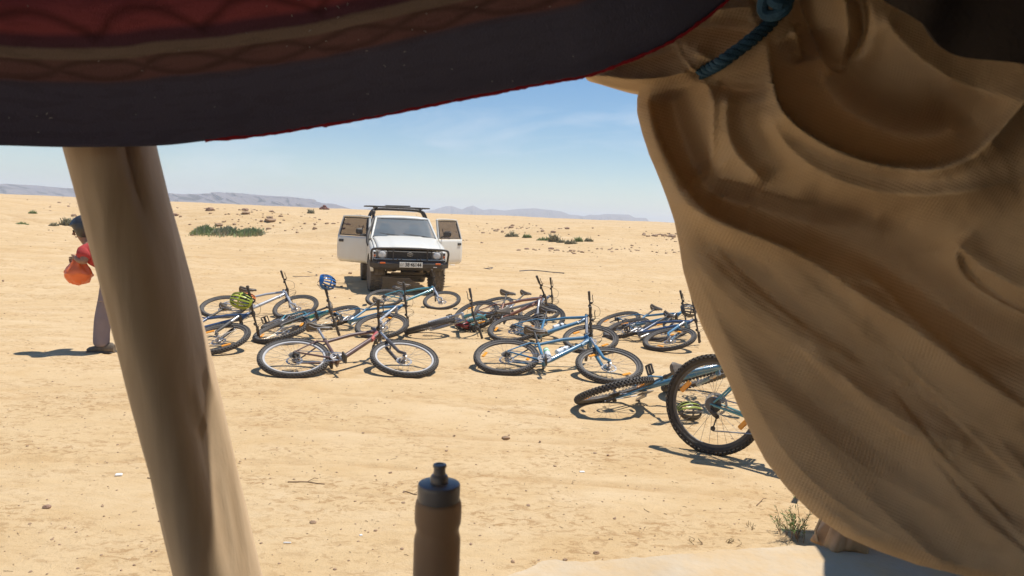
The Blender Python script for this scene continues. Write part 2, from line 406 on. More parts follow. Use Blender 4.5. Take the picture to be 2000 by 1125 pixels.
stones('rubble', np.stack([xx, yy], -1)[kk], np.clip(g.lognormal(-2.7, .6, n), .03, .35)[kk] * .6, M_DARKSTONE, 'dark rubble dotted over the rising desert near the horizon', 3)
# broken bank of clods right of the truck and on the left mound
for (px, py, sx, sy, n, s_) in ((1010, 448, 2.5, 1.6, 60, .07), (1200, 486, 2.2, .9, 50, .05), (1090, 490, 1.6, .6, 26, .06), (545, 440, 2.6, 1.4, 70, .06), (1310, 462, 1.2, .9, 50, .10), (620, 428, 6, 2, 60, .08), (430, 408, 12, 4, 60, .09)):
    c_ = ground(px, py); xy = np.stack([c_.x + g.normal(0, sx, n), c_.y + g.normal(0, sy, n)], -1)
    stones('rubble', xy, np.clip(g.lognormal(math.log(s_), .5, n), .02, .35), M_STONE, 'crumbled clods along a low broken bank of sand', px)
def rock(px, py, s_, m_, label, flat=.6, dz=.1):
    c_ = ground(px, py); v, f = IV, IF
    # one subdivision with jitter for a chunky boulder
    vs = [Vector(a) for a in v]; ed = {}; nf = []
    def mid(a, b):
        k = (min(a, b), max(a, b))
        if k not in ed: ed[k] = len(vs); vs.append(((vs[a] + vs[b]) / 2).normalized())
        return ed[k]
    for a, b, c in f:
        x, y_, z_ = mid(a, b), mid(b, c), mid(c, a); nf += [(a, x, z_), (b, y_, x), (c, z_, y_), (x, y_, z_)]
    rr_ = random.Random(px)
    vs = [Vector((p.x * 1.25, p.y, p.z * flat)) * s_ * rr_.uniform(.78, 1.15) for p in vs]
    mb = MB(); mb.add(vs, [tuple(q) for q in nf]); o = mb.build('rock', m_, smooth=False); o.location = (c_.x, c_.y, c_.z + s_ * flat * .35)
    return tag(o, label, 'rock')
rock(850, 486, .12, M_DARKSTONE, 'small dark rock beside the right door of the white truck')
rock(1029, 487, .11, M_DARKSTONE, 'single dark round rock on bare sand below the right green shrubs')
rock(1076, 487, .14, M_DARKSTONE, 'larger of the dark rocks among clods below the right shrubs')
rock(1121, 496, .09, M_DARKSTONE, 'small flat dark rock low in front of the clod bank')
rock(1081, 454, .17, M_DARKSTONE, 'squat brown boulder just above the right green shrubs')
rock(1108, 447, .18, M_DARKSTONE, 'reddish boulder up the slope right of the squat one')
rock(341, 421, .20, M_DARKSTONE, 'low brown boulder just right of the wooden pole near skyline')
rock(410, 411, .26, M_DARKSTONE, 'dark boulder on the rise above the left green grass strip')
rock(479, 411, .19, M_DARKSTONE, 'pair-sized brown boulder on the rise left of the red mound')
rock(684, 534, .05, M_STONE, 'little brown stone left of the truck under its open door', .7)
rock(988, 857, .022, M_STONE, 'walnut sized brown stone on sand left of upright wheel', .7)
rock(92, 992, .016, M_DARKSTONE, 'small black stone on sand at far lower left', .7)
rock(1165, 1081, .012, M_STONE, 'tiny reddish pebble lying on the pale concrete slab', .7)
rock(612, 1021, .014, M_STONE, 'small tan pebble between wooden pole and dark bottle', .6)
# red-brown stone mound on the skyline
c_ = ground(633, 409); mb = MB(); rr_ = random.Random(5)
for k in range(46):
    a = rr_.uniform(0, 6.28); q = rr_.random() ** .6; rad = 1.0 * q
    s_ = rr_.uniform(.14, .3); z = max(0, (1 - q) * .85) + .05
    mb.add([Vector((x * s_ * 1.2, y * s_, z_ * s_)) * rr_.uniform(.8, 1.1) + Vector((rad * math.cos(a), rad * .6 * math.sin(a), z)) for x, y, z_ in IV], [tuple(q_) for q_ in IF])
M_RED = mat('red_rock', (.23, .10, .075), .95, var=.4, scale=2)
tag(mb.build('rock_mound', M_RED, smooth=False, loc=c_), 'dark red mound of stones on the skyline left of truck', 'rock mound')
# vegetation
def leafmat(name, c, c2):
    m_ = mat(name, c, .8, var=.35, scale=25); return m_
M_GREEN = leafmat('green_leaf', (.30, .36, .16), None); M_GREY = leafmat('dry_leaf', (.36, .33, .21), None); M_DRYST = mat('dry_stem', (.26, .17, .09), .9, var=.3)
def shrub_mesh(w_, d_, h_, n, m1, seed, ls=.05, upright=.5):
    rr_ = random.Random(seed); mb = MB()
    for k in range(n):
        a = rr_.uniform(0, 6.28); q = math.sqrt(rr_.random()); bx, by = q * math.cos(a) * w_ / 2, q * math.sin(a) * d_ / 2
        top = h_ * (1 - .75 * q * q) * rr_.uniform(.35, 1.05) * (.8 + .35 * math.sin(bx * 7 / max(w_, .1) * 3 + seed))
        lean = Vector((rr_.gauss(0, .35), rr_.gauss(0, .35), 1)).normalized() * max(.03, top)
        base = Vector((bx * .75, by * .75, -.02)); tip = base + lean
        side = Vector((rr_.gauss(0, 1), rr_.gauss(0, 1), .3)).normalized() * ls * .5
        mid = base.lerp(tip, .55)
        mb.add([base - side * .25, base + side * .25, mid + side, tip, mid - side], [(0, 1, 2, 3, 4)])
        for j in range(3):
            b2 = base.lerp(tip, rr_.uniform(.3, .95)); dd = Vector((rr_.gauss(0, 1), rr_.gauss(0, 1), rr_.uniform(.0, 1))).normalized() * ls * rr_.uniform(.8, 1.9)
            s2 = dd.cross(Vector((0, 0, 1))).normalized() * ls * .28
            mb.add([b2, b2 + dd * .5 + s2, b2 + dd, b2 + dd * .5 - s2], [(0, 1, 2, 3)])
    return mb
def shrub(px, py, wpx, hpx, m_, label, seed, n=240):
    c_ = ground(px, py); k = 1.25 * c_.y / FPX; w_, h_ = wpx * k, hpx * k
    mb = shrub_mesh(w_, w_ * .6, h_, n, m_, seed, ls=max(.03, h_ * .14))
    return tag(mb.build('desert_shrub', m_, smooth=False, loc=c_), label, 'shrub')
shrub(1029, 464, 20, 9, M_GREEN, 'small bright green shrub leftmost of the green ones on the right bank', 1)
shrub(1000, 462, 30, 10, M_GREY, 'dry grey brown bush left of the small bright green shrub', 2)
shrub(1062, 470, 30, 9, M_GREEN, 'flat bright green shrub left of the tallest olive bush', 3)
shrub(1081, 472, 20, 18, M_GREY, 'tallest olive grey bush in the middle of the right bank', 4)
shrub(1098, 474, 24, 9, M_GREY, 'low dry bush just right of the tallest olive bush', 5)
shrub(1115, 476, 26, 10, M_GREY, 'sparse grey bush in front of rightmost green shrub', 6)
shrub(1130, 472, 18, 11, M_GREEN, 'round green shrub at right end of the bank', 7)
shrub(1150, 472, 20, 9, M_GREY, 'thin dry bush rightmost on the bank', 8)
shrub(64, 417, 18, 7, M_GREEN, 'small green bush upper left on the far slope', 9)
shrub(44, 438, 26, 6, M_GREEN, 'flat green bush at far left edge below the slope', 10)
shrub(135, 440, 36, 17, M_GREY, 'wide greyish green bush left of the wooden pole', 11, 420)
shrub(105, 441, 20, 8, M_GREY, 'low dry bush left of the wide greyish bush', 12)
shrub(607, 417, 14, 10, M_GREY, 'yellowish dry bush left of the red stone mound', 13)
# strip of green growth in the hollow
c0 = ground(372, 453); c1 = ground(520, 458); mb = MB(); L_ = (c1 - c0)
rr_ = random.Random(2)
for k in range(2600):
    f = rr_.random(); f = f * .999; hh = .42 * (.45 + .55 * abs(math.sin(f * 9.2 + .6))) * rr_.uniform(.35, 1) * min(1, f * 8, (1 - f) * 8)
    p = c0 + L_ * f + Vector((0, rr_.gauss(0, .35), 0)); p.z = g1(p.x, p.y) - .02
    t_ = p + Vector((rr_.gauss(0, .08), rr_.gauss(0, .08), hh)); s_ = Vector((rr_.uniform(.015, .04), rr_.uniform(-.03, .03), 0)); mmid = p.lerp(t_, .6)
    mb.cur = 0 if rr_.random() < (.3 + .5 * (math.sin(f * 11) > -.3)) else 1
    mb.add([p - s_ * .3, p + s_ * .3, mmid + s_, t_, mmid - s_], [(0, 1, 2, 3, 4)])
tag(mb.build('grass', [M_GREEN, M_GREY], smooth=False), 'strip of green desert grass in the hollow left of truck', kind='stuff')
# ================================================================== TENT: slab, pole, carpet, curtain
def interp_poly(pts, n):
    pts = [Vector(p).to_2d() if len(p) == 2 else Vector(p) for p in pts]
    out = []
    k = len(pts)
    for i in range(k - 1):
        p0, p1, p2, p3 = pts[max(i - 1, 0)], pts[i], pts[i + 1], pts[min(i + 2, k - 1)]
        for j in range(n):
            t = j / n
            out.append(.5 * ((2 * p1) + (p2 - p0) * t + (2 * p0 - 5 * p1 + 4 * p2 - p3) * t * t + (3 * p1 - p0 - 3 * p2 + p3) * t ** 3))
    out.append(pts[-1]); return out
# concrete slab the tent stands on
M_CONC = mat('pale_concrete', (.52, .47, .38), .95, var=.5, scale=2.2, dust=.85, bump=1.0, bscale=18, dcol=(.56, .39, .205, 1))
def on_z(px, py, z):
    d = ray(px, py); t_ = (z - CAM.z) / d.z; return CAM + d * t_
SZ = .075
edge = [(640, 1240), (800, 1190), (900, 1160), (980, 1132), (1040, 1112), (1070, 1098), (1190, 1090), (1290, 1084), (1370, 1078), (1450, 1073), (1560, 1066), (1700, 1064), (2100, 1060)]
ep = [on_z(x, y, SZ) for x, y in edge]
ep = interp_poly([(p.x, p.y) for p in ep], 12)
ep = [(p.x, p.y + .045 * float(noise2(p.x * 6, 3, 5, 5, .65))) for p in ep]
mb = MB(); n = len(ep)
poly = ep + [(ep[-1][0], -2.4), (-2.6, -2.4), (-2.6, ep[0][1] - .35)]
vs = [(x, y, SZ) for x, y in poly]; m_ = len(vs)
vs += [(x + 0, y + .018, SZ - .02) for x, y in poly] + [(x, y + .03, -.12) for x, y in poly]
mb.add(vs, [tuple(range(m_))[::-1]] + [(i, (i + 1) % m_, m_ + (i + 1) % m_, m_ + i) for i in range(m_)] + [(m_ + i, m_ + (i + 1) % m_, 2 * m_ + (i + 1) % m_, 2 * m_ + i) for i in range(m_)])
slab = mb.build('concrete_slab', M_CONC, smooth=False); tag(slab, 'worn pale concrete slab under the tent, partly sanded over', kind='structure')

# ---- wooden pole
M_WOOD = bpy.data.materials.new('pole_wood'); M_WOOD.use_nodes = True; t = M_WOOD.node_tree; b = t.nodes['Principled BSDF']; N = t.nodes.new; K = t.links.new
co = N('ShaderNodeTexCoord'); mp = N('ShaderNodeMapping'); mp.inputs['Scale'].default_value = (9, 9, 1.1); nn = N('ShaderNodeTexNoise'); nn.inputs['Scale'].default_value = 3; nn.inputs['Detail'].default_value = 7; nn.inputs['Distortion'].default_value = .6
K(co.outputs['Object'], mp.inputs[0]); K(mp.outputs[0], nn.inputs['Vector'])
cr = N('ShaderNodeValToRGB'); e = cr.color_ramp.elements; e[0].position = .3; e[0].color = (.60, .425, .255, 1); e[1].position = .8; e[1].color = (.70, .52, .33, 1)
K(nn.outputs['Fac'], cr.inputs[0]); K(cr.outputs[0], b.inputs['Base Color']); b.inputs['Roughness'].default_value = .7
bp = N('ShaderNodeBump'); bp.inputs['Strength'].default_value = .5; bp.inputs['Distance'].default_value = .006; K(nn.outputs['Fac'], bp.inputs['Height']); K(bp.outputs[0], b.inputs['Normal'])
PY = 1.22
p_top = at_y(213, 285, PY); p_bot = at_y(428, 1125, PY)
axis = (p_top - p_bot).normalized()
foot = p_bot - axis * ((p_bot.z - SZ) / axis.z); head = p_top + axis * ((2.12 - p_top.z) / axis.z)
LEN = (head - foot).length; fp = (p_bot - foot).length / LEN; tp = (p_top - foot).length / LEN
nr, nc = 90, 40
Vp = []
e1 = axis.cross(Vector((0, 1, 0))).normalized(); e2 = axis.cross(e1)
for i in range(nr):
    f = i / (nr - 1); r0 = np.interp(f, [0, fp, tp, 1], [.066, .0655, .0715, .074])
    c_ = foot.lerp(head, f) + e1 * (.005 * math.sin(f * 7)) 
    for j in range(nc):
        a = 2 * math.pi * j / nc
        n_ = float(noise2(math.cos(a) * 1.1 + 5, f * 5 + math.sin(a) * 1.1, 2, 3)) * .0095 - .006 * math.exp(-((f - .63) / .02) ** 2 - ((a - 4.6) / .3) ** 2)
        # split / flaked facet running down the right side
        side = math.cos(a - 2.75); chip = -.009 * max(0, side - .86) / .14 * (1 if f < .52 + .02 * math.sin(a * 9) else 0)
        crack = -.012 * math.exp(-((a - 2.38 + .5 * (f - tp)) / .075) ** 2) * min(1, max(0, (f - fp - (tp - fp) * .76) * 25)) - .004 * math.exp(-((a - 1.3 - .3 * math.sin(f * 9)) / .05) ** 2) * (.5 + .5 * math.sin(f * 31))
        r_ = r0 + n_ + chip + crack
        Vp.append(c_ + e1 * math.cos(a) * r_ + e2 * math.sin(a) * r_)
Vp = np.array([tuple(v - foot) for v in Vp]); Fp = gridfaces(nr, nc, wrap=True)
po = link('wooden_pole', npmesh('wooden_pole', Vp, Fp, M_WOOD), loc=foot); tag(po, 'leaning rough wooden tent pole in the left foreground', 'tent pole')

# ---- carpet hanging along the tent opening
M_CARP = bpy.data.materials.new('woven_carpet'); M_CARP.use_nodes = True; t = M_CARP.node_tree; b = t.nodes['Principled BSDF']; N = t.nodes.new; K = t.links.new
uv = N('ShaderNodeUVMap'); sp = N('ShaderNodeSeparateXYZ'); K(uv.outputs[0], sp.inputs[0])
def MATH(op, a, b_=None, c=None):
    x = N('ShaderNodeMath'); x.operation = op
    for i, s_ in enumerate((a, b_, c)):
        if s_ is None: continue
        if isinstance(s_, (int, float)): x.inputs[i].default_value = s_
        else: K(s_, x.inputs[i])
    return x.outputs[0]
def NOI(src, sc, scale, det=4, dist=0.):
    mp = N('ShaderNodeMapping'); mp.inputs['Scale'].default_value = sc; K(src, mp.inputs[0]); n = N('ShaderNodeTexNoise'); n.inputs['Scale'].default_value = scale; n.inputs['Detail'].default_value = det
    n.inputs['Distortion'].default_value = dist; K(mp.outputs[0], n.inputs['Vector']); return n.outputs['Fac']
def MIX(fac, a, b_):
    x = N('ShaderNodeMix'); x.data_type = 'RGBA'
    for s_, i in ((fac, 0), (a, 6), (b_, 7)):
        if isinstance(s_, (tuple, float)): x.inputs[i].default_value = s_
        else: K(s_, x.inputs[i])
    return x.outputs[2]
wob = NOI(uv.outputs[0], (1, .2, 1), 9, 5)
v2 = MATH('ADD', sp.outputs[1], MATH('MULTIPLY', MATH('SUBTRACT', wob, .5), .012))
cr = N('ShaderNodeValToRGB'); cr.color_ramp.interpolation = 'LINEAR'
stops = [(0, (0.1235, 0.1095, 0.1660)), (.25, (0.1279, 0.1159, 0.1775)), (.272, (0.1235, 0.1033, 0.1491)), (.286, (0.2442, 0.1200, 0.1210)), (.36, (0.2442, 0.1306, 0.1210)), (.372, (0.3281, 0.2370, 0.1941)), (.404, (0.3032, 0.2232, 0.1826)), (.416, (0.1371, 0.0609, 0.0895)), (.45, (0.1549, 0.0566, 0.0863)), (.475, (0.4229, 0.0989, 0.1116)), (.56, (0.3694, 0.0885, 0.1116)), (.64, (0.1906, 0.0566, 0.0959)), (.80, (0.1460, 0.0524, 0.0959)), (1, (0.1014, 0.0566, 0.1020))]
while len(cr.color_ramp.elements) < len(stops): cr.color_ramp.elements.new(.5)
for e_, (p_, c_) in zip(cr.color_ramp.elements, stops): e_.position = p_; e_.color = c_ + (1,)
K(MATH('MULTIPLY', v2, 1 / .34), cr.inputs[0])
base = cr.outputs[0]
# chain motif in the orange band: dark lozenge outlines
tri = MATH('PINGPONG', MATH('MULTIPLY', sp.outputs[0], 1.0), .055)
uw = MATH('ADD', sp.outputs[0], MATH('MULTIPLY', NOI(uv.outputs[0], (1, 2, 1), 7, 4), .06))
dl = MATH('ABSOLUTE', MATH('SUBTRACT', MATH('MULTIPLY', MATH('ABSOLUTE', MATH('SINE', MATH('MULTIPLY', uw, 26))), .0125), MATH('ABSOLUTE', MATH('SUBTRACT', v2, .111))))
band = MATH('MULTIPLY', MATH('GREATER_THAN', v2, .096), MATH('LESS_THAN', v2, .124))
sl = N('ShaderNodeMapRange'); sl.inputs['From Min'].default_value = .0065; sl.inputs['From Max'].default_value = .001; K(dl, sl.inputs[0])
loz = MATH('MULTIPLY', sl.outputs[0], band)
base = MIX(MATH('MULTIPLY', loz, .38), base, (.035, .028, .022, 1))
# scalloped dark arches above the cream stripe
t2 = MATH('PINGPONG', sp.outputs[0], .065)
arch = MATH('ABSOLUTE', MATH('SUBTRACT', MATH('SUBTRACT', v2, .152), MATH('MULTIPLY', MATH('ABSOLUTE', MATH('SINE', MATH('MULTIPLY', uw, 19))), .034)))
sl2 = N('ShaderNodeMapRange'); sl2.inputs['From Min'].default_value = .012; sl2.inputs['From Max'].default_value = .001; K(arch, sl2.inputs[0])
base = MIX(MATH('MULTIPLY', sl2.outputs[0], .5), base, (.04, .016, .017, 1))
mott = NOI(uv.outputs[0], (3, 14, 1), 6, 6)
base = MIX(MATH('MULTIPLY', MATH('GREATER_THAN', mott, .55), .12), base, (.03, .018, .02, 1))
blu = N('ShaderNodeMapRange'); blu.inputs['From Min'].default_value = .55; blu.inputs['From Max'].default_value = 1.5; K(sp.outputs[0], blu.inputs[0])
low = MATH('LESS_THAN', v2, .088)
base = MIX(MATH('MULTIPLY', low, MATH('MULTIPLY', blu.outputs[0], .6)), base, (.10, .11, .17, 1))
K(base, b.inputs['Base Color']); b.inputs['Roughness'].default_value = .95; b.inputs['Specular IOR Level'].default_value = .1
b.inputs['Sheen Weight'].default_value = .08
wv = NOI(uv.outputs[0], (30, 160, 1), 9, 3); bp = N('ShaderNodeBump'); bp.inputs['Strength'].default_value = .7; bp.inputs['Distance'].default_value = .003; K(wv, bp.inputs['Height']); K(bp.outputs[0], b.inputs['Normal'])
M_HEM = mat('red_hem_thread', (.40, .03, .05), .9, var=.6, scale=60)
t = M_HEM.node_tree; b = t.nodes['Principled BSDF']; tr = t.nodes.new('ShaderNodeBsdfTranslucent'); tr.inputs[0].default_value = (.55, .04, .06, 1); ms = t.nodes.new('ShaderNodeMixShader'); ms.inputs[0].default_value = .5
t.links.new(b.outputs[0], ms.inputs[1]); t.links.new(tr.outputs[0], ms.inputs[2]); t.links.new(ms.outputs[0], t.nodes['Material Output'].inputs['Surface'])
cedge = interp_poly([(-700, 262), (-400, 274), (-150, 280), (0, 283), (130, 286), (300, 283), (400, 273), (520, 261), (620, 245), (720, 229), (850, 203), (960, 181), (1060, 162), (1150, 146), (1230, 117), (1300, 86), (1350, 55), (1400, 17), (1450, -30), (1500, -90), (1560, -170)], 14)
DC = 1.06
cu = 0.0; rows = 46; Vc = []; UVc = []; hem = []
pts3 = [at_y(p.x, p.y, DC + .04 * math.sin(p.x / 330)) for p in cedge]
s_acc = [0.0]
for a, b_ in zip(pts3[:-1], pts3[1:]): s_acc.append(s_acc[-1] + (b_ - a).length)
for k in range(rows):
    for i, p in enumerate(pts3):
        v = .42 * (k / (rows - 1)) ** 1.15
        if k >= rows - 6: v += (k - rows + 6) * .09
        tang = (pts3[min(i + 1, len(pts3) - 1)] - pts3[max(i - 1, 0)]).normalized(); up = Vector((0, 1, 0)).cross(tang); up = -up if up.z < 0 else up
        lean = .32 * v + .5 * max(0, v - .3)
        bulge = .012 * math.sin(v * 16 + s_acc[i] * 2) + .010 * float(noise2(s_acc[i] * 3, v * 6, 12, 3)) * min(1, v * 8)
        q = p + up * v * .93 + Vector((0, -lean + bulge, 0)) + Vector((-.25 * v * max(0, (i / len(pts3) - .6)), 0, 0))
        Vc.append(tuple(q)); UVc.append((s_acc[i], v))
nC = len(pts3)
Vc = np.array(Vc); Fc = gridfaces(rows, nC)
carp = link('hanging_carpet', npmesh('hanging_carpet', Vc, Fc, M_CARP, uv=np.array(UVc))); tag(carp, 'dark red and charcoal woven carpet draped along the top of the tent opening', 'carpet')
so = carp.modifiers.new('thickness', 'SOLIDIFY'); so.thickness = .005; so.offset = -1
mb = MB(); hp = pts3[84:]
mb.tube([p + Vector((0, .002, -.001 + .0014 * float(noise2(i * .8, 0, 3, 3)))) for i, p in enumerate(hp)], [.0022 * (1 + .5 * float(noise2(i * .7, 1, 3, 2))) for i in range(len(hp))], 6)
mb.build('hem', M_HEM, carp)
# tiny pale fibres stand in for light through pinholes, besides stray fluff
M_LINT_GLINT = mat('pale_lint_glint', (.6, .58, .55), .9)
mb = MB(); g = np.random.default_rng(11)
for k in range(230):
    i = int(g.integers(30, nC - 70)); r_ = int(g.integers(2, rows - 8)); 
    if k > 60: i = int(np.clip(g.normal(nC * .52, 24), 30, nC - 60)); r_ = int(np.clip(g.normal(rows * .62, 9), 2, rows - 8))
    p = Vector(Vc[r_ * nC + i]) + Vector((g.uniform(-.02, .02), -.0065, g.uniform(-.004, .004)))
    d = Vector((g.normal(0, 1), 0, g.normal(0, .35))).normalized() * g.uniform(.0006, .0022)
    mb.tube([p - d, p + Vector((0, -.0008, .0004)), p + d], .00045, 3)
lo = mb.build('lint_glints', M_LINT_GLINT, carp); lo['kind'] = 'stuff'

# ---- canvas roof, right side wall, and a back wall added to shade the flap
M_ROOF = mat('dark_goat_hair_cloth', (.024, .017, .015), .95, var=.3, scale=12, bump=.3, bscale=200)
def sheet(name, fn, nr, nc, m_, label, cat, th=.006, uvf=None):
    V = [fn(i / (nr - 1), j / (nc - 1)) for i in range(nr) for j in range(nc)]
    o = link(name, npmesh(name, np.array(V), gridfaces(nr, nc), m_, uv=np.array([(v[0], v[2]) for v in V])))
    if th: s_ = o.modifiers.new('thickness', 'SOLIDIFY'); s_.thickness = th; s_.offset = 0
    return tag(o, label, cat)
sheet('tent_roof', lambda u, v: (-2.7 + 5.9 * v, -2.3 + (3.725 + .075 * min(1, max(0, (-2.7 + 5.9 * v) / .5))) * u, 2.16 - .09 * math.sin(u * math.pi) * math.sin(v * math.pi * 3) ** 2 + .02 * math.sin(v * 30)), 24, 50, M_ROOF, 'dark woven tent roof cloth above the opening', 'tent roof')
sheet('tent_wall', lambda u, v: (3.15 + .04 * math.sin(v * 30), -2.25 + 3.2 * v, SZ + .003 + (2.08 - SZ) * u), 14, 60, M_ROOF, 'dark cloth wall on the right side of the tent', 'tent wall')

sheet('tent_wall', lambda u, v: (-.9 + 4.1 * v, -2.3 + .04 * math.sin(v * 40), SZ + .003 + (2.08 - SZ) * u), 14, 60, M_ROOF, 'unseen dark cloth wall across the back of the tent, added to shade the flap', 'tent wall')  # added behind the camera, its width cut to darken the flap
sheet('tent_awning', lambda u, v: (1.93 + .05 * math.sin(u * 9) + .10 * u + 1.3 * v, 1.52 + 2.5 * u, 2.10 + .02 * math.sin(v * 9 + u * 4)), 20, 20, M_ROOF, 'dark awning cloth reaching out on the right beyond the flap', 'tent roof')
# ---- burlap curtain
M_BURL = bpy.data.materials.new('sandy_burlap'); M_BURL.use_nodes = True; t = M_BURL.node_tree; b = t.nodes['Principled BSDF']; N = t.nodes.new; K = t.links.new
uv = N('ShaderNodeUVMap')
n1 = NOI(uv.outputs[0], (1, 1, 1), 5, 6, .4); n2 = NOI(uv.outputs[0], (1, 1.6, 1), 22, 6)
cr = N('ShaderNodeMapRange'); cr.inputs['From Min'].default_value = .35; cr.inputs['From Max'].default_value = .7; K(n1, cr.inputs[0])
c_ = MIX(cr.outputs[0], (.72, .545, .345, 1), (.63, .455, .27, 1))
cr2 = N('ShaderNodeMapRange'); cr2.inputs['From Min'].default_value = .55; cr2.inputs['From Max'].default_value = .75; cr2.inputs['To Max'].default_value = .3; K(n2, cr2.inputs[0])
c_ = MIX(cr2.outputs[0], c_, (.46, .32, .19, 1))
K(c_, b.inputs['Base Color']); b.inputs['Roughness'].default_value = .92; b.inputs['Specular IOR Level'].default_value = .15
sp = N('ShaderNodeSeparateXYZ'); K(uv.outputs[0], sp.inputs[0])
def thread(a, per): return MATH('ABSOLUTE', MATH('SINE', MATH('MULTIPLY', a, math.pi / per)))
jx = MATH('ADD', sp.outputs[0], MATH('MULTIPLY', NOI(uv.outputs[0], (1, 1, 1), 40, 2), .003)); jy = MATH('ADD', sp.outputs[1], MATH('MULTIPLY', NOI(uv.outputs[0], (1, 1, 1), 33, 2), .003))
wx = thread(jx, .0048); wy = thread(jy, .0048)
wv = MATH('MULTIPLY', wx, wy)
bp = N('ShaderNodeBump'); bp.inputs['Strength'].default_value = .60; bp.inputs['Distance'].default_value = .0022; K(wv, bp.inputs['Height'])
bp2 = N('ShaderNodeBump'); bp2.inputs['Strength'].default_value = .14; bp2.inputs['Distance'].default_value = .012; K(NOI(uv.outputs[0], (1, 1, 1), 26, 5, .5), bp2.inputs['Height']); K(bp2.outputs[0], bp.inputs['Normal']); K(bp.outputs[0], b.inputs['Normal'])
tr = N('ShaderNodeBsdfTranslucent'); tr.inputs[0].default_value = (.74, .60, .42, 1); ms = N('ShaderNodeMixShader'); ms.inputs[0].default_value = .30
K(b.outputs[0], ms.inputs[1]); K(tr.outputs[0], ms.inputs[2]); K(ms.outputs[0], t.nodes['Material Output'].inputs['Surface'])

def resample(pts, step=12):
    out = []
    for a, c in zip(pts[:-1], pts[1:]):
        k = max(1, int(math.hypot(c[0] - a[0], c[1] - a[1]) / step))
        out += [(a[0] + (c[0] - a[0]) * j / k, a[1] + (c[1] - a[1]) * j / k) for j in range(k)]
    return np.array(out + [pts[-1]])
def smoothline(pts): return resample([tuple(p) for p in interp_poly(pts, 6)], 10)
sil = [(1100, -90), (1100, 100), (1145, 148), (1195, 157), (1248, 163.5), (1252, 166), (1246, 190), (1246, 215), (1256, 255), (1270, 300), (1290, 345), (1305, 385), (1320, 430), (1330, 480), (1338, 530), (1352, 580), (1375, 640), (1398, 690), (1425, 745), (1446, 795), (1470, 848), (1500, 905), (1540, 957), (1592, 1008), (1650, 1048), (1715, 1076), (1790, 1103), (1880, 1124), (1990, 1146), (2200, 1180)]
sy = [p[1] for p in sil]; sx = [p[0] for p in sil]
rowsy = []; y = -90.0
while y < 1178:
    rowsy.append(y); y += 1.2 if (140 < y < 172) else (2.2 if y > 1040 else 4.0)
rowsy = np.array(rowsy)
xl = np.interp(rowsy, sy, sx)
nw = 10; nu = 230
XP = []; 
for i, yy_ in enumerate(rowsy):
    u = np.linspace(0, 1, nu) ** 1.0
    XP.append(xl[i] + (2230 - xl[i]) * u)
XP = np.array(XP); YP = np.repeat(rowsy[:, None], nu, 1)
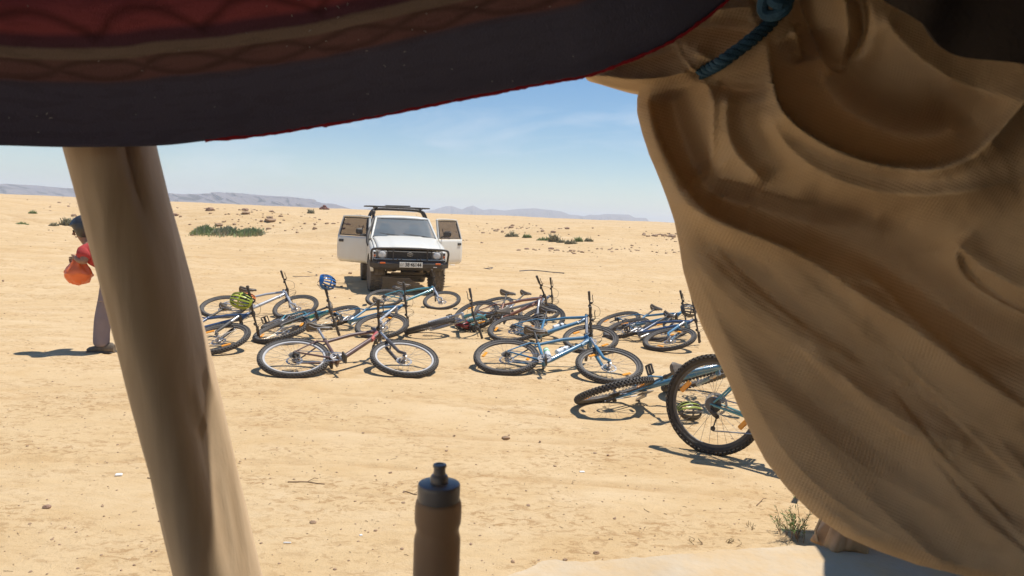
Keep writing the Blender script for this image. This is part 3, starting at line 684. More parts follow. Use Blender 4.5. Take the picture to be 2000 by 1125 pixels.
# (polyline, height toward the viewer in m, half width px, height-profile power)
FEAT = [
 ([(1268, 185), (1272, 250), (1300, 330), (1345, 400), (1420, 455), (1520, 505)], .016, 22),
 ([(1312, 172), (1325, 240), (1352, 310), (1380, 348)], -.075, 36),
 ([(1385, 378), (1450, 400), (1540, 428), (1640, 442), (1720, 440)], -.055, 36),
 ([(1350, 330), (1400, 385), (1480, 408)], -.03, 28),
 ([(1425, 175), (1420, 240), (1440, 300), (1500, 360)], .050, 34),
 ([(1500, 200), (1520, 260), (1580, 320), (1690, 370), (1840, 380), (2000, 350)], .060, 42),
 ([(1494, 60), (1508, 140), (1525, 210), (1580, 262), (1650, 300), (1740, 326), (1840, 328), (1920, 290), (1980, 225), (2060, 130)], .055, 20),
 ([(1575, 60), (1600, 140), (1650, 210), (1750, 262), (1840, 262), (1900, 225)], -.13, 62),
 ([(1545, 55), (1562, 85), (1566, 118)], .045, 20),
 ([(1552, -20), (1580, 40), (1608, 100), (1636, 142)], -.05, 15),
 ([(1640, -40), (1655, 40), (1650, 130)], .045, 26),
 ([(1672, -20), (1688, 40), (1680, 85), (1655, 128)], -.035, 12),
 ([(1720, 10), (1760, 80), (1850, 150), (1960, 190), (2100, 200)], .05, 48),
 ([(1150, 150), (1220, 155), (1300, 150), (1360, 135)], .035, 14),
 ([(1190, 128), (1290, 105), (1345, 95)], -.018, 13),
 ([(1345, 92), (1400, 118), (1450, 100), (1480, 60)], .030, 20),
 ([(1310, 60), (1400, 52), (1470, 62)], -.028, 20),
 ([(1380, 20), (1480, 10)], .03, 16),
 ([(1366, 150), (1392, 185), (1394, 250), (1391, 340)], .012, 8),
 ([(1400, 165), (1450, 178), (1505, 172)], -.02, 12),
 # long folds sweeping from the left edge down to the right
 ([(1330, 395), (1420, 440), (1500, 470), (1600, 520), (1690, 582), (1780, 640), (1880, 715), (2000, 800), (2150, 900)], .045, 22),
 ([(1560, 450), (1680, 505), (1780, 560), (1900, 640), (2050, 740)], -.060, 40),
 ([(1700, 430), (1760, 500), (1850, 560), (1960, 640), (2100, 700)], -.05, 60),
 ([(1860, 470), (1930, 530), (2030, 580)], .035, 26),
 ([(1350, 440), (1430, 520), (1530, 590), (1640, 660), (1760, 745), (1900, 830), (2100, 930)], -.032, 26),
 ([(1340, 480), (1400, 560), (1500, 640), (1620, 720), (1760, 820), (1900, 905), (2100, 1000)], .024, 22),
 ([(1355, 560), (1420, 640), (1520, 730), (1640, 820), (1780, 910), (1950, 990), (2150, 1060)], -.028, 26),
 ([(1385, 600), (1450, 700), (1560, 810), (1700, 920), (1850, 1000), (2050, 1080)], .020, 20),
 ([(1600, 690), (1690, 770), (1790, 830), (1900, 870)], .018, 14),
 ([(1480, 560), (1570, 640), (1680, 700), (1800, 770)], .016, 14),
 ([(1640, 555), (1700, 560), (1745, 590)], -.018, 10),
 ([(1630, 790), (1720, 770), (1800, 745)], -.010, 9),
 ([(1700, 860), (1800, 850), (1900, 870)], .012, 12),
 # hem fold that runs just inside the free edge
 ([(1338, 500), (1370, 560), (1402, 625), (1440, 715), (1480, 800), (1530, 880), (1610, 960), (1720, 1035), (1830, 1088), (1920, 1116)], .016, 9),
 ([(1352, 590), (1400, 680), (1440, 770), (1490, 860), (1560, 940), (1660, 1010), (1780, 1070)], -.016, 15),
]
H = np.zeros(XP.shape)
for pts, amp, wd in FEAT:
    P = np.array([tuple(p) for p in interp_poly([tuple(map(float, p)) for p in pts], 4)]); best = np.full(XP.shape, 1e9); arg = np.zeros(XP.shape)
    for k in range(len(P) - 1):
        vx, vy = P[k + 1] - P[k]; tq = np.clip(((XP - P[k, 0]) * vx + (YP - P[k, 1]) * vy) / (vx * vx + vy * vy + 1e-9), 0, 1)
        dd = (XP - P[k, 0] - vx * tq) ** 2 + (YP - P[k, 1] - vy * tq) ** 2
        m2 = dd < best; best = np.where(m2, dd, best); arg = np.where(m2, k + tq, arg)
    q = arg / (len(P) - 1); taper = np.clip(np.minimum(q, 1 - q) / .16, 0, 1); taper = .25 + .75 * taper * taper * (3 - 2 * taper)
    H += amp * np.exp(-(np.sqrt(best) / wd) ** (1.25 if amp > 0 else 1.8)) * taper
# soft wrinkles that follow the sweep of the cloth
sweep = (XP - np.interp(YP, sy, sx)) / (2230 - np.interp(YP, sy, sx) + 1)
flowc = sweep * 9 + .8 * noise2(XP / 300, YP / 300, 21, 2)
H += .006 * noise2((YP - .8 * XP) / 80, (XP + YP) / 600, 31, 3) * np.clip((YP - 330) / 150, 0, 1)
H += .0018 * noise2(XP / 60, YP / 60, 41, 3) + .0006 * noise2(XP / 22, YP / 26, 43, 3)
def blur(A_, n):
    for _ in range(n):
        A_ = np.pad(A_, 1, mode='edge'); A_ = (A_[:-2, 1:-1] + A_[2:, 1:-1] + A_[1:-1, :-2] + A_[1:-1, 2:] + 2 * A_[1:-1, 1:-1]) / 6
    return A_
STEPS = [  # polyline, lift, reach on the raised side, width of the drop, +1 when the raised side lies left of the line's direction on screen
 ([(1494, 55), (1506, 150), (1530, 215), (1580, 262), (1650, 298), (1725, 320), (1830, 324), (1905, 298), (1975, 225), (2040, 130)], .060, 80, 13, 1),
 ([(1387, 166), (1389, 250), (1391, 343)], .034, 45, 7, -1),
 ([(1391, 345), (1440, 352), (1520, 378), (1600, 398)], .028, 50, 9, -1),
 ([(1262, 178), (1284, 270), (1328, 352), (1376, 410), (1440, 446), (1540, 484), (1640, 520)], .034, 38, 14, 1),
 ([(1566, 0), (1600, 75), (1622, 128), (1652, 136)], .045, 34, 9, -1),
 ([(1310, 80), (1342, 124), (1366, 143)], .020, 35, 6, -1),
 ([(1385, 33), (1450, 38), (1490, 56)], .016, 30, 6, -1),
 ([(1540, 40), (1566, 82), (1566, 112), (1545, 124)], .026, 26, 7, 1),
 ([(1697, -10), (1700, 50), (1684, 100), (1655, 130)], .030, 30, 9, -1),
 ([(1860, 480), (1880, 540), (1960, 600), (2060, 640)], .030, 60, 18, 1),
]
def steps(H, LST):
  for pts, amp, reach, drop, sg in LST:
      P = np.array([tuple(p) for p in interp_poly([tuple(map(float, p)) for p in pts], 5)]); best = np.full(XP.shape, 1e9); arg = np.zeros(XP.shape); sd_ = np.zeros(XP.shape)
      for k in range(len(P) - 1):
          vx, vy = P[k + 1] - P[k]; tq = np.clip(((XP - P[k, 0]) * vx + (YP - P[k, 1]) * vy) / (vx * vx + vy * vy + 1e-9), 0, 1)
          ex, ey = XP - P[k, 0] - vx * tq, YP - P[k, 1] - vy * tq; dd = ex * ex + ey * ey
          m2 = dd < best; best = np.where(m2, dd, best); arg = np.where(m2, k + tq, arg); sd_ = np.where(m2, np.sign(vx * ey - vy * ex), sd_)
      q = arg / (len(P) - 1); tp_ = np.clip(np.minimum(q, 1 - q) / .22, 0, 1); tp_ = tp_ * tp_ * (3 - 2 * tp_)
      s_ = np.sqrt(best) * sd_ * sg
      hi = np.exp(-(np.maximum(s_, 0) / reach) ** 1.3); lo = np.clip(1 + s_ / drop, 0, 1); lo = lo * lo * (3 - 2 * lo)
      endf = np.exp(-(np.sqrt(best) / (reach * 2.2)) ** 2)
      H += amp * np.where(s_ > 0, hi, lo) * tp_ * endf
  return H
H = steps(H, STEPS)
gs_ = np.random.default_rng(19); CREASE = []
for k in range(15):
    x0, y0 = gs_.uniform(1340, 1800), gs_.uniform(440, 960)
    if x0 < np.interp(y0, sy, sx) + 30: continue
    a = .70 + .10 * (x0 - 1500) / 300 + gs_.normal(0, .06); L_ = gs_.uniform(220, 520); cv = gs_.uniform(8, 30)
    CREASE.append(([(x0, y0), (x0 + math.cos(a) * L_ / 2 - cv * .5, y0 + math.sin(a) * L_ / 2 + cv * .5), (x0 + math.cos(a) * L_, y0 + math.sin(a) * L_)], gs_.uniform(.004, .009), gs_.uniform(35, 80), gs_.uniform(7, 16), 1 if gs_.random() < .5 else -1))
H *= 1.15 - .90 * np.clip((YP - 380) / 200, 0, 1) * (1 - .55 * np.clip((XP - 1600) / 300, 0, 1) * np.clip((760 - YP) / 200, 0, 1))
H = steps(H, CREASE)
cr_ = YP - .78 * XP - .00030 * (XP - 1500) ** 2
H += .0060 * (1 - np.abs(noise2(cr_ / 150 + 3, (XP + YP) / 1100, 51, 3)) * 2.2) * np.clip((YP - 300) / 250, 0, 1)
H += .0012 * (1 - np.abs(noise2((XP + YP * .7) / 120, (YP - XP * .5) / 60, 53, 3)) * 2.5)
H += .0009 * noise2(XP / 34 + YP / 60, YP / 70 - XP / 80, 47, 3)
# rope pinches the cloth
rp = smoothline([(1560, -40), (1535, 10), (1500, 50), (1440, 100), (1368, 142)]); best = np.full(XP.shape, 1e9)
for k in range(len(rp)): best = np.minimum(best, (XP - rp[k, 0]) ** 2 + (YP - rp[k, 1]) ** 2)
H -= .014 * np.exp(-(np.sqrt(best) / 11) ** 2)
edge_in = XP - np.interp(YP, sy, sx)
D0 = np.interp(XP, [1100, 1260, 1500, 1750, 2000, 2230], [1.34, 1.30, 1.20, 1.08, .95, .84]) + np.interp(YP, [-90, 300, 700, 1180], [-.02, 0, .02, -.08])
roll = .055 * np.exp(-edge_in / 26)
DD = D0 - H + roll
ddir = _f.y * FPX + _r.y * (XP - CX) - _u.y * (YP - CY)
dx = _f.x * FPX + _r.x * (XP - CX) - _u.x * (YP - CY); dz = _f.z * FPX + _r.z * (XP - CX) - _u.z * (YP - CY)
tt = DD / ddir
P3 = np.stack([CAM.x + dx * tt, CAM.y + ddir * tt, CAM.z + dz * tt], -1)
# hem turned back away from the viewer
wrap = []
for k in range(nw, 0, -1):
    f = k / nw
    W = P3[:, 0, :].copy(); W[:, 1] += .10 * f ** .8; W[:, 0] += .05 * f * f + .004 * f
    W[:, 2] += .01 * f * noise2(np.arange(len(W)) * .1, f, 3, 2)
    wrap.append(W[:, None, :])
P3 = np.concatenate(wrap + [P3], 1)
nr, nc = P3.shape[:2]
arcu = np.cumsum(np.linalg.norm(np.diff(P3, axis=1, prepend=P3[:, :1]), axis=2), 1)
arcu = arcu - arcu[:, -1:]      # measured from the right so neighbouring rows agree
arcv = np.repeat((np.cumsum(np.abs(np.diff(rowsy, prepend=rowsy[0]))) / FPX * 1.1)[:, None], nc, 1)
XF = np.concatenate([np.repeat(XP[:, :1], nw, 1) - np.arange(nw, 0, -1)[None, :] * 12, XP], 1); YF = np.concatenate([np.repeat(YP[:, :1], nw, 1), YP], 1)
wx_, wy_ = XF + 30 * noise2(XF / 260, YF / 260, 61, 2), YF + 30 * noise2(XF / 260, YF / 260, 63, 2)
UV = np.stack([wx_ * .93 + wy_ * .37, wy_ * .93 - wx_ * .37], -1) / FPX * 1.12
cur = link('burlap_curtain', npmesh('burlap_curtain', P3.reshape(-1, 3), gridfaces(nr, nc), M_BURL, uv=UV.reshape(-1, 2)))
tag(cur, 'large sandy brown burlap tent flap tied back and draped in folds on the right', 'tent flap')
so = cur.modifiers.new('thickness', 'SOLIDIFY'); so.thickness = .0025; so.offset = 1
def cloth_pt(px, py, off=.0):
    i = int(np.argmin(abs(rowsy - py))); j = int(np.argmin(abs(XP[i] - px))); d = DD[i, j] - off
    return at_y(px, py, float(d))
# ---- blue rope: three strands twisted
M_ROPE = mat('blue_rope', (.035, .12, .22), .75, var=.45, scale=80, bump=.5, bscale=400)
mb = MB(); path = interp_poly([(1600, -150), (1560, -55), (1536, 0), (1505, 45), (1470, 76), (1430, 106), (1395, 130), (1366, 144)], 14)
P = [cloth_pt(p.x, max(p.y, -80), .016) if p.y > -80 else at_y(p.x, p.y, 1.15) for p in path]
P = [Vector(p) for p in P]
for _ in range(30): P = [P[0]] + [(P[i - 1] + P[i] * 2 + P[i + 1]) / 4 for i in range(1, len(P) - 1)] + [P[-1]]
dense = []
for a, c in zip(P[:-1], P[1:]): dense += [a.lerp(c, k / 6) for k in range(6)]
acc = 0; strands = [[], [], []]
for i, p in enumerate(dense[:-1]):
    tn = (dense[i + 1] - p); acc += tn.length; tn.normalize(); e1 = tn.cross(Vector((0, 1, 0))).normalized(); e2 = tn.cross(e1)
    for s_ in range(3):
        a = acc / .034 * 2 * math.pi + s_ * 2.094; strands[s_].append(p + (e1 * math.cos(a) + e2 * math.sin(a)) * .0058)
ro = empty('tie_rope', dense[-1], 'twisted dark blue rope tying back the burlap tent flap', 'rope')
for s_ in range(3): MB().tube([q - dense[-1] for q in strands[s_]], .0052, 7).build('strand', M_ROPE, ro)
mb = MB(); kc = at_y(1522, 2, 1.115) - dense[-1]
for k in range(3):
    pp = []
    for j in range(22):
        a = 2 * math.pi * j / 22; pp.append(kc + Vector((.017 * math.cos(a), .010 * math.sin(a * 2 + k * 2), .021 * math.sin(a))) + Vector((.006 * (k - 1), -.004 * k, .012 * k)))
    mb.tube(pp, .0085, 8, closed=True)
mb.build('knot', M_ROPE, ro)
# ---- dark cloth hanging in the upper right corner, nearer than the flap
def corner(u, v):
    cpts = interp_poly([(1640, -120), (1722, -20), (1770, 35), (1815, 72), (1880, 102), (1950, 122), (2030, 138), (2250, 170)], 8)
    p = cpts[min(int(v * (len(cpts) - 1)), len(cpts) - 1)]
    q = at_y(p.x, p.y, .80 - .06 * v); return tuple(q + Vector((.10 * u, -.22 * u + .012 * math.sin(v * 14 + u * 5), .42 * u)))
sheet('dark_drape', corner, 14, 57, M_ROOF, 'black tent cloth hanging in the upper right corner', 'tent cloth')
# ---- canvas wall outside at right, its foot bunched on the slab
c0 = ground(1590, 1062); YW = c0.y - .1
def wallf(u, v):
    z = .06 + 2.05 * u; x0 = c0.x + .03 + .46 * u; return (x0 + 1.9 * v, YW + .05 * math.sin(v * 22 + u * 2) + .25 * v, z)
sheet('canvas_wall', wallf, 16, 60, M_BURL, 'tan canvas side of the tent standing behind the burlap flap', 'tent wall')
M_BUND = mat('tan_plastic_tarp', (.50, .29, .13), .45, var=.25, scale=14, bump=.3, bscale=30)
def bund(u, v):
    a = u * 2 * math.pi; k = 1 + .16 * math.sin(a * 5 + v * 3) + .08 * math.sin(a * 11)
    rad = (.085 * (1 - .55 * v ** 1.5) + .01) * k
    return (c0.x + .055 + .05 * v + rad * math.cos(a) * 1.15, YW - .05 + rad * math.sin(a), .068 + .19 * v + .01 * math.sin(a * 3))
o = sheet('tarp_bundle', bund, 60, 14, M_BUND, 'crumpled tan tarp foot bunched where the flap meets the slab', 'tarp')
mb = MB(); mb.tube([(c0.x - .055, YW - .06, SZ + .01), (c0.x - .065, YW - .05, .13), (c0.x - .04, YW - .05, .20), (c0.x - .005, YW - .05, .262), (c0.x + .05, YW - .05, .29)], .006, 6); mb.build('cord', mat('dusty_cord', (.45, .33, .2), .9), o)

# ---- bottle on a small table just below the view
M_BOT = mat('smoky_brown_plastic', (.52, .37, .255), .32, var=.12, scale=5, spec=.4); _b = M_BOT.node_tree.nodes['Principled BSDF']; _b.inputs['Transmission Weight'].default_value = .22; _b.inputs['IOR'].default_value = 1.15
M_CAP = mat('dark_grey_cap', (.30, .275, .26), .34, var=.1, scale=20)
BY = 1.06; bt = at_y(859, 907, BY)
bz = bt.z - .235
bo = empty('drink_bottle', (bt.x, BY, bz), 'dark smoky sports drink bottle with push-pull cap in the foreground', 'bottle')
MB().lathe([(.030, 0), (.0335, .003), (.0345, .012), (.0345, .120), (.0338, .125), (.0322, .131), (.0316, .136), (.0322, .141), (.0340, .147), (.0345, .153), (.0345, .171), (.0336, .178), (.0318, .182)], 64).build('bottle_body', M_BOT, bo)
cp = MB().lathe([(.0308, .178), (.0312, .181), (.0314, .200), (.0312, .2045), (.0302, .2062), (.0285, .2068), (.0150, .2082)], 64).build('cap', M_CAP, bo)
MB().lathe([(.0134, .2075), (.0134, .214), (.0128, .217), (.0112, .2195), (.0090, .2205), (.0086, .228), (.0088, .2300), (.0100, .2312), (.0102, .2335), (.0094, .2352), (.0060, .2356), (.0050, .2345)], 40).build('spout', M_CAP, cp)
M_TAB = mat('table_wood', (.22, .13, .07), .6, var=.3, scale=9)
tb = empty('side_table', (.0, .82, SZ), 'low wooden table under the drink bottle, below the view', 'table')
TH = bz - SZ; MB().box((0, .0, TH - .015), (1.0, .56, .03), bev=.004).build('table_top', M_TAB, tb)
for sx_ in (-1, 1):
    for sy_ in (-1, 1): MB().box((sx_ * .45, sy_ * .23, (TH - .03) / 2), (.05, .05, TH - .03), bev=.004).build('leg', M_TAB, tb)
# ================================================================== BICYCLES
BS = .905
M_TYRE = mat('dusty_tyre', (.055, .054, .054), .85, var=.25, scale=9, dust=.20, dcol=(.34, .29, .23, 1))
M_TYRE2 = mat('tyre_black', (.030, .029, .029), .8, var=.25, scale=9, dust=.10)
M_RIMK = mat('rim_black', (.045, .045, .048), .4, var=.2, scale=6, dust=.15)
M_RIMS = mat('rim_grey_decal', (.50, .50, .50), .35, var=.3, scale=4, dust=.15)
M_STEEL = mat('bare_steel', (.55, .55, .55), .3, metal=.9, var=.15, scale=30, dust=.12)
M_CASS = mat('sprocket_steel', (.14, .135, .13), .5, metal=.4, var=.3, scale=60, dust=.1)
M_SPOKE = mat('spoke_steel', (.30, .29, .28), .4, metal=.6, var=.1, scale=30)
M_BLK = mat('black_plastic', (.028, .027, .028), .5, var=.2, scale=15, dust=.10)
M_ALU = mat('brushed_aluminium', (.42, .42, .43), .32, metal=.7, var=.15, scale=18, dust=.15)
M_ORG = mat('orange_reflector', (.95, .36, .02), .25, var=.1, scale=30, spec=.8)
M_GRIP = mat('black_rubber', (.03, .028, .028), .75, var=.2, scale=30, dust=.12)
M_SADD = mat('saddle_black', (.045, .042, .042), .5, var=.2, scale=14, dust=.25)
WR = .362; TR = .029
def wheel_meshes():
    D = {}
    def torus(R_, prof, n):                    # prof: (radial, y)
        V = []; k = len(prof)
        for i in range(n):
            a = 2 * math.pi * i / n
            for (q, y) in prof: V.append(((R_ + q) * math.cos(a), y, (R_ + q) * math.sin(a)))
        F = [(i * k + j, i * k + (j + 1) % k, ((i + 1) % n) * k + (j + 1) % k, ((i + 1) % n) * k + j) for i in range(n) for j in range(k)]
        return V, F
    mb = MB(); pr = [(TR * .86 * math.cos(a), TR * .86 * math.sin(a)) for a in [2 * math.pi * j / 10 for j in range(10)]]
    V, F = torus(WR - TR, pr, 72); mb.add(V, F)
    nk = 66
    for i in range(nk):
        for (ya, dxr, wid, off) in ((0.0, .95, .012, 0), (.62, .86, .009, .5), (-.62, .86, .009, .5), (1.05, .62, .007, 0), (-1.05, .62, .007, 0)):
            a = 2 * math.pi * (i + off) / nk; q = TR * math.cos(ya) * .92; y = TR * math.sin(ya) * .92
            c = Vector(((WR - TR + q) * math.cos(a), y, (WR - TR + q) * math.sin(a)))
            er = Vector((math.cos(a) * math.cos(ya), math.sin(ya), math.sin(a) * math.cos(ya))); et = Vector((-math.sin(a), 0, math.cos(a))); eb = er.cross(et)
            M = Matrix((et, eb, er)).transposed()
            if ya == 0.0 and i % 2: M = M @ Matrix.Diagonal((1, .65, 1))
            s_ = Vector((.0085, wid, .0085)); b8 = []
            for sx in (-1, 1):
                for sy_ in (-1, 1):
                    for sz in (-1, 1): b8.append(c + M @ Vector((sx * s_.x, sy_ * s_.y, sz * s_.z)))
            mb.add(b8, [(0, 1, 3, 2), (4, 6, 7, 5), (0, 4, 5, 1), (2, 3, 7, 6), (1, 5, 7, 3)])
    D['tyre'] = mb
    mb = MB(); V, F = torus(WR - 2 * TR + .004, [(.004, .0115), (.004, -.0115), (-.014, -.010), (-.018, 0), (-.014, .010)], 72); mb.add(V, F); D['rim'] = mb
    mb = MB(); rr_ = WR - 2 * TR - .010
    for i in range(28):
        side = 1 if i % 2 else -1; a = 2 * math.pi * i / 28; b = a + (1 if (i // 2) % 2 else -1) * 1.05
        mb.tube([(.022 * math.cos(b), side * .028, .022 * math.sin(b)), (rr_ * math.cos(a), 0, rr_ * math.sin(a))], .0013, 4, cap=False)
    D['spokes'] = mb
    mb = MB(); Mx = Matrix.Rotation(R(90), 4, 'X')
    mb.lathe([(.008, -.055), (.010, -.05), (.010, -.036), (.026, -.032), (.026, -.026), (.014, -.02), (.014, .02), (.026, .026), (.026, .032), (.010, .036), (.010, .05), (.008, .055)], 16, Mx); D['hub'] = mb
    mb = MB()                                   # brake disc (left side) with cut-outs
    n = 36
    for k in range(n):
        a0, a1 = 2 * math.pi * k / n, 2 * math.pi * (k + 1) / n; ro = .085; ri = .068 if k % 3 else .062
        q = [Vector((r_ * math.cos(a), y, r_ * math.sin(a))) for y in (.0385, .0405) for r_, a in ((ri, a0), (ro, a0), (ro, a1), (ri, a1))]
        mb.add(q, [(0, 1, 2, 3), (7, 6, 5, 4), (1, 5, 6, 2), (0, 3, 7, 4)])
    for k in range(6):
        a = 2 * math.pi * k / 6; mb.tube([(.018 * math.cos(a), .0395, .018 * math.sin(a)), (.066 * math.cos(a + .45), .0395, .066 * math.sin(a + .45))], .0028, 4)
    mb.lathe([(.020, -.0415), (.020, -.0375)], 16, Mx); D['brake_disc'] = mb
    mb = MB(); mb.box((0, 0, 0), (.105, .014, .036), bev=.006); D['reflector'] = mb
    mb = MB()                                   # cassette cogs (right side, y negative)
    for k in range(7):
        r_ = .062 - k * .0062; y = -.028 - .0046 * k; n = 26 - k * 2; V = []
        for i in range(2 * n):
            a = math.pi * i / n; q = r_ - (.0045 if i % 2 else 0); V.append((q * math.cos(a), q * math.sin(a)))
        Mk = Matrix.Translation((0, y, 0)) @ Matrix.Rotation(R(90), 4, 'X'); mb.prism(V, .0018, Mk)
    D['cassette'] = mb
    return D
_W = wheel_meshes()
W_MESH = {k: v.mesh(k, {'tyre': M_TYRE, 'rim': M_RIMK, 'spokes': M_SPOKE, 'hub': M_ALU, 'brake_disc': M_STEEL, 'reflector': M_ORG, 'cassette': M_CASS}[k], smooth=(k not in ('reflector', 'brake_disc', 'cassette'))) for k, v in _W.items()}
W_MESH['rim_grey'] = _W['rim'].mesh('rim', M_RIMS)
W_MESH['tyre_black'] = _W['tyre'].mesh('tyre', M_TYRE2)
# frame geometry
RA = Vector((0, 0, WR)); BB = Vector((.43, 0, .305)); FA = Vector((1.13, 0, WR))
HA = Vector((-.375, 0, .927)).normalized(); HB = Vector((1.083, 0, .35)) + HA * .52; HT = HB + HA * .125
STD = Vector((-.292, 0, .956)); ST = BB + STD * .44; SC_ = BB + STD * .66
ST_TOP = HT + HA * .035
def bike_part_builders():
    P = {}
    mb = MB(); t = mb.tube                       # main frame
    t([BB, BB.lerp(HB, .15) + Vector((0, 0, -.012)), HB + HA * .02], [.026, .027, .025], 10)
    t([HB - HA * .012, HT + HA * .012], .0235, 12)
    t([BB, ST], [.019, .0175], 10)
    t([ST - STD * .05, ST.lerp(HT, .5) + Vector((0, 0, -.006)), HT - HA * .025], [.0165, .020, .022], 10)
    for s in (-1, 1):
        t([BB + Vector((-.02, s * .022, 0)), BB.lerp(RA, .35) + Vector((0, s * .040, -.01)), RA + Vector((.02, s * .064, 0)), RA + Vector((-.012, s * .064, .006))], [.012, .011, .009, .007], 7)
        t([ST - STD * .065 + Vector((0, s * .012, 0)), ST.lerp(RA, .28) + Vector((0, s * .038, .01)), RA + Vector((.012, s * .064, .02))], [.010, .009, .007], 7)
    mb.lathe([(.024, -.036), (.024, .036)], 16, Matrix.Translation(BB) @ Matrix.Rotation(R(90), 4, 'X'))
    P['frame'] = mb
    mb = MB(); mb.tube([HB.lerp(HT, .4), BB.lerp(HB, .80) + Vector((0, 0, .0))], .0268, 8); P['decal'] = mb
    mb = MB(); t = mb.tube                       # suspension fork: crown, stanchions; lowers separately
    FO = Vector((.0, 0, 0)); off = (FA - (HB - HA * .52))
    for s in (-1, 1):
        t([HB - HA * .01 + Vector((0, s * .052, 0)), HB - HA * .25 + Vector((0, s * .052, 0))], .0155, 10)
    P['stanchions'] = mb
    mb = MB(); t = mb.tube
    mb.box(HB - HA * .028, (.045, .14, .036), Matrix.Rotation(R(-22), 3, 'Y'), bev=.012)
    for s in (-1, 1):
        lo = HB - HA * .50 + Vector((0, s * .056, 0))
        t([HB - HA * .20 + Vector((0, s * .052, 0)), HB - HA * .22 + Vector((0, s * .052, 0)), lo + HA * .03, FA + Vector((0, s * .058, -.006))], [.020, .0205, .017, .014], 10)
        mb.box(FA + Vector((-.004, s * .056, 0)), (.035, .014, .045), bev=.005)
    t([HB - HA * .24 + Vector((.02, -.052, 0)), HB - HA * .19 + Vector((.045, 0, 0)), HB - HA * .24 + Vector((.02, .052, 0))], .009, 7)
    mb.box(FA + Vector((-.055, .058, .055)), (.06, .025, .035), Matrix.Rotation(R(-45), 3, 'Y'), bev=.006)
    P['fork'] = mb
    mb = MB(); bc = ST_TOP + Vector((.062, 0, .012))
    mb.tube([HT + HA * .008, ST_TOP + HA * .02], .019, 10); mb.tube([ST_TOP, bc], .0155, 8); mb.lathe([(.024, -.024), (.024, .024)], 12, Matrix.Translation(bc) @ Matrix.Rotation(R(90), 4, 'X'))
    P['stem'] = mb
    HW = .355
    mb = MB(); mb.tube([bc + Vector((-.035, -HW, .022)), bc + Vector((-.02, -.16, .018)), bc + Vector((0, -.06, 0)), bc, bc + Vector((0, .06, 0)), bc + Vector((-.02, .16, .018)), bc + Vector((-.035, HW, .022))], [.011, .011, .014, .0158, .014, .011, .011], 8); P['handlebar'] = mb
    P['grip_ends'] = [bc + Vector((-.035, s * HW, .022)) for s in (-1, 1)]
    for s, nm in ((-1, 'grip_r'), (1, 'grip_l')):
        mb = MB(); a = bc + Vector((-.0348, s * (HW + .004), .022)); b = bc + Vector((-.0262, s * (HW - .125), .0205))
        mb.tube([a, a.lerp(b, .04), a.lerp(b, .5), a.lerp(b, .96), b], [.0165, .0185, .0165, .0175, .0185], 10); P[nm] = mb
    for s, nm in ((-1, 'lever_r'), (1, 'lever_l')):
        mb = MB(); a = bc + Vector((-.022, s * (HW - .165), .019))
        mb.box(a + Vector((.018, 0, -.004)), (.045, .034, .024), bev=.006)
        mb.tube([a + Vector((.035, s * .0, -.006)), a + Vector((.055, s * .03, -.012)), a + Vector((.042, s * .10, -.012)), a + Vector((.046, s * .135, -.012))], [.006, .006, .005, .006], 6)
        mb.box(a + Vector((.006, -s * .04, -.018)), (.04, .035, .028), bev=.006); P[nm] = mb
    mb = MB(); h1 = bc + Vector((.02, -.17, .0))
    for s in (-1, 1):
        mb.tube(interp_poly([bc + Vector((.02, s * .18, .01)), bc + Vector((.11, s * .11, .05)), bc + Vector((.12, s * .02, .0)), HT + Vector((.06, s * .02, -.02)), HB + Vector((.02, s * .02, .0)), HB.lerp(BB, .12) + Vector((0, s * .025, -.02))], 5), .0026, 5)
    mb.tube(interp_poly([bc + Vector((.02, .16, .01)), bc + Vector((.13, .07, .03)), HT + Vector((.08, .05, -.10)), HB - HA * .12 + Vector((.03, .06, 0)), FA + Vector((-.05, .075, .09))], 5), .0026, 5)
    P['cables'] = mb
    mb = MB(); mb.tube([ST - STD * .01, SC_ + STD * .005], .0142, 10); mb.box(SC_ + STD * .012, (.04, .035, .022), Matrix.Rotation(R(-15), 3, 'Y'), bev=.005); P['seat_post'] = mb
    mb = MB(); mb.lathe([(.021, 0), (.0215, .003), (.0215, .022), (.018, .026)], 12, Matrix.Translation(ST - STD * .018) @ STD.to_track_quat('Z', 'Y').to_matrix().to_4x4()); P['seat_clamp'] = mb
    # saddle: loft of cross-sections from nose to tail
    mb = MB(); s0 = SC_ + Vector((0, 0, .052)); V = []
    prof = [(.150, .012, -.016), (.140, .022, -.004), (.09, .026, .004), (.03, .034, .006), (-.03, .052, .007), (-.08, .070, .012), (-.115, .074, .017), (-.132, .060, .014), (-.138, .035, .006)]
    for x, wd, z in prof:
        for j in range(12):
            a = 2 * math.pi * j / 12; cy, cz = math.cos(a) * .88, math.sin(a)
            zz = z + (.013 * cz if cz > 0 else .020 * cz * (1 + .6 * (abs(cy) > .6)))
            if abs(cy) < .3 and cz > 0 and x < .1: zz -= .006
            V.append(s0 + Vector((x, wd * cy, zz)))
    F = [(i * 12 + j, (i + 1) * 12 + j, (i + 1) * 12 + (j + 1) % 12, i * 12 + (j + 1) % 12) for i in range(len(prof) - 1) for j in range(12)]
    mb.add(V, F + [tuple(range(12)), tuple((len(prof) - 1) * 12 + j for j in range(12))[::-1]]); P['saddle'] = mb
    mb = MB()
    for s in (-1, 1): mb.tube([s0 + Vector((.12, s * .010, -.015)), s0 + Vector((.06, s * .022, -.036)), s0 + Vector((-.04, s * .022, -.036)), s0 + Vector((-.105, s * .036, -.008))], .0036, 6)
    P['saddle_rails'] = mb
    P['saddle_pts'] = [s0 + Vector((-.115, s * .076, .017)) for s in (-1, 1)]
    Mx = Matrix.Rotation(R(90), 4, 'X')
    mb = MB()                                  # chainrings
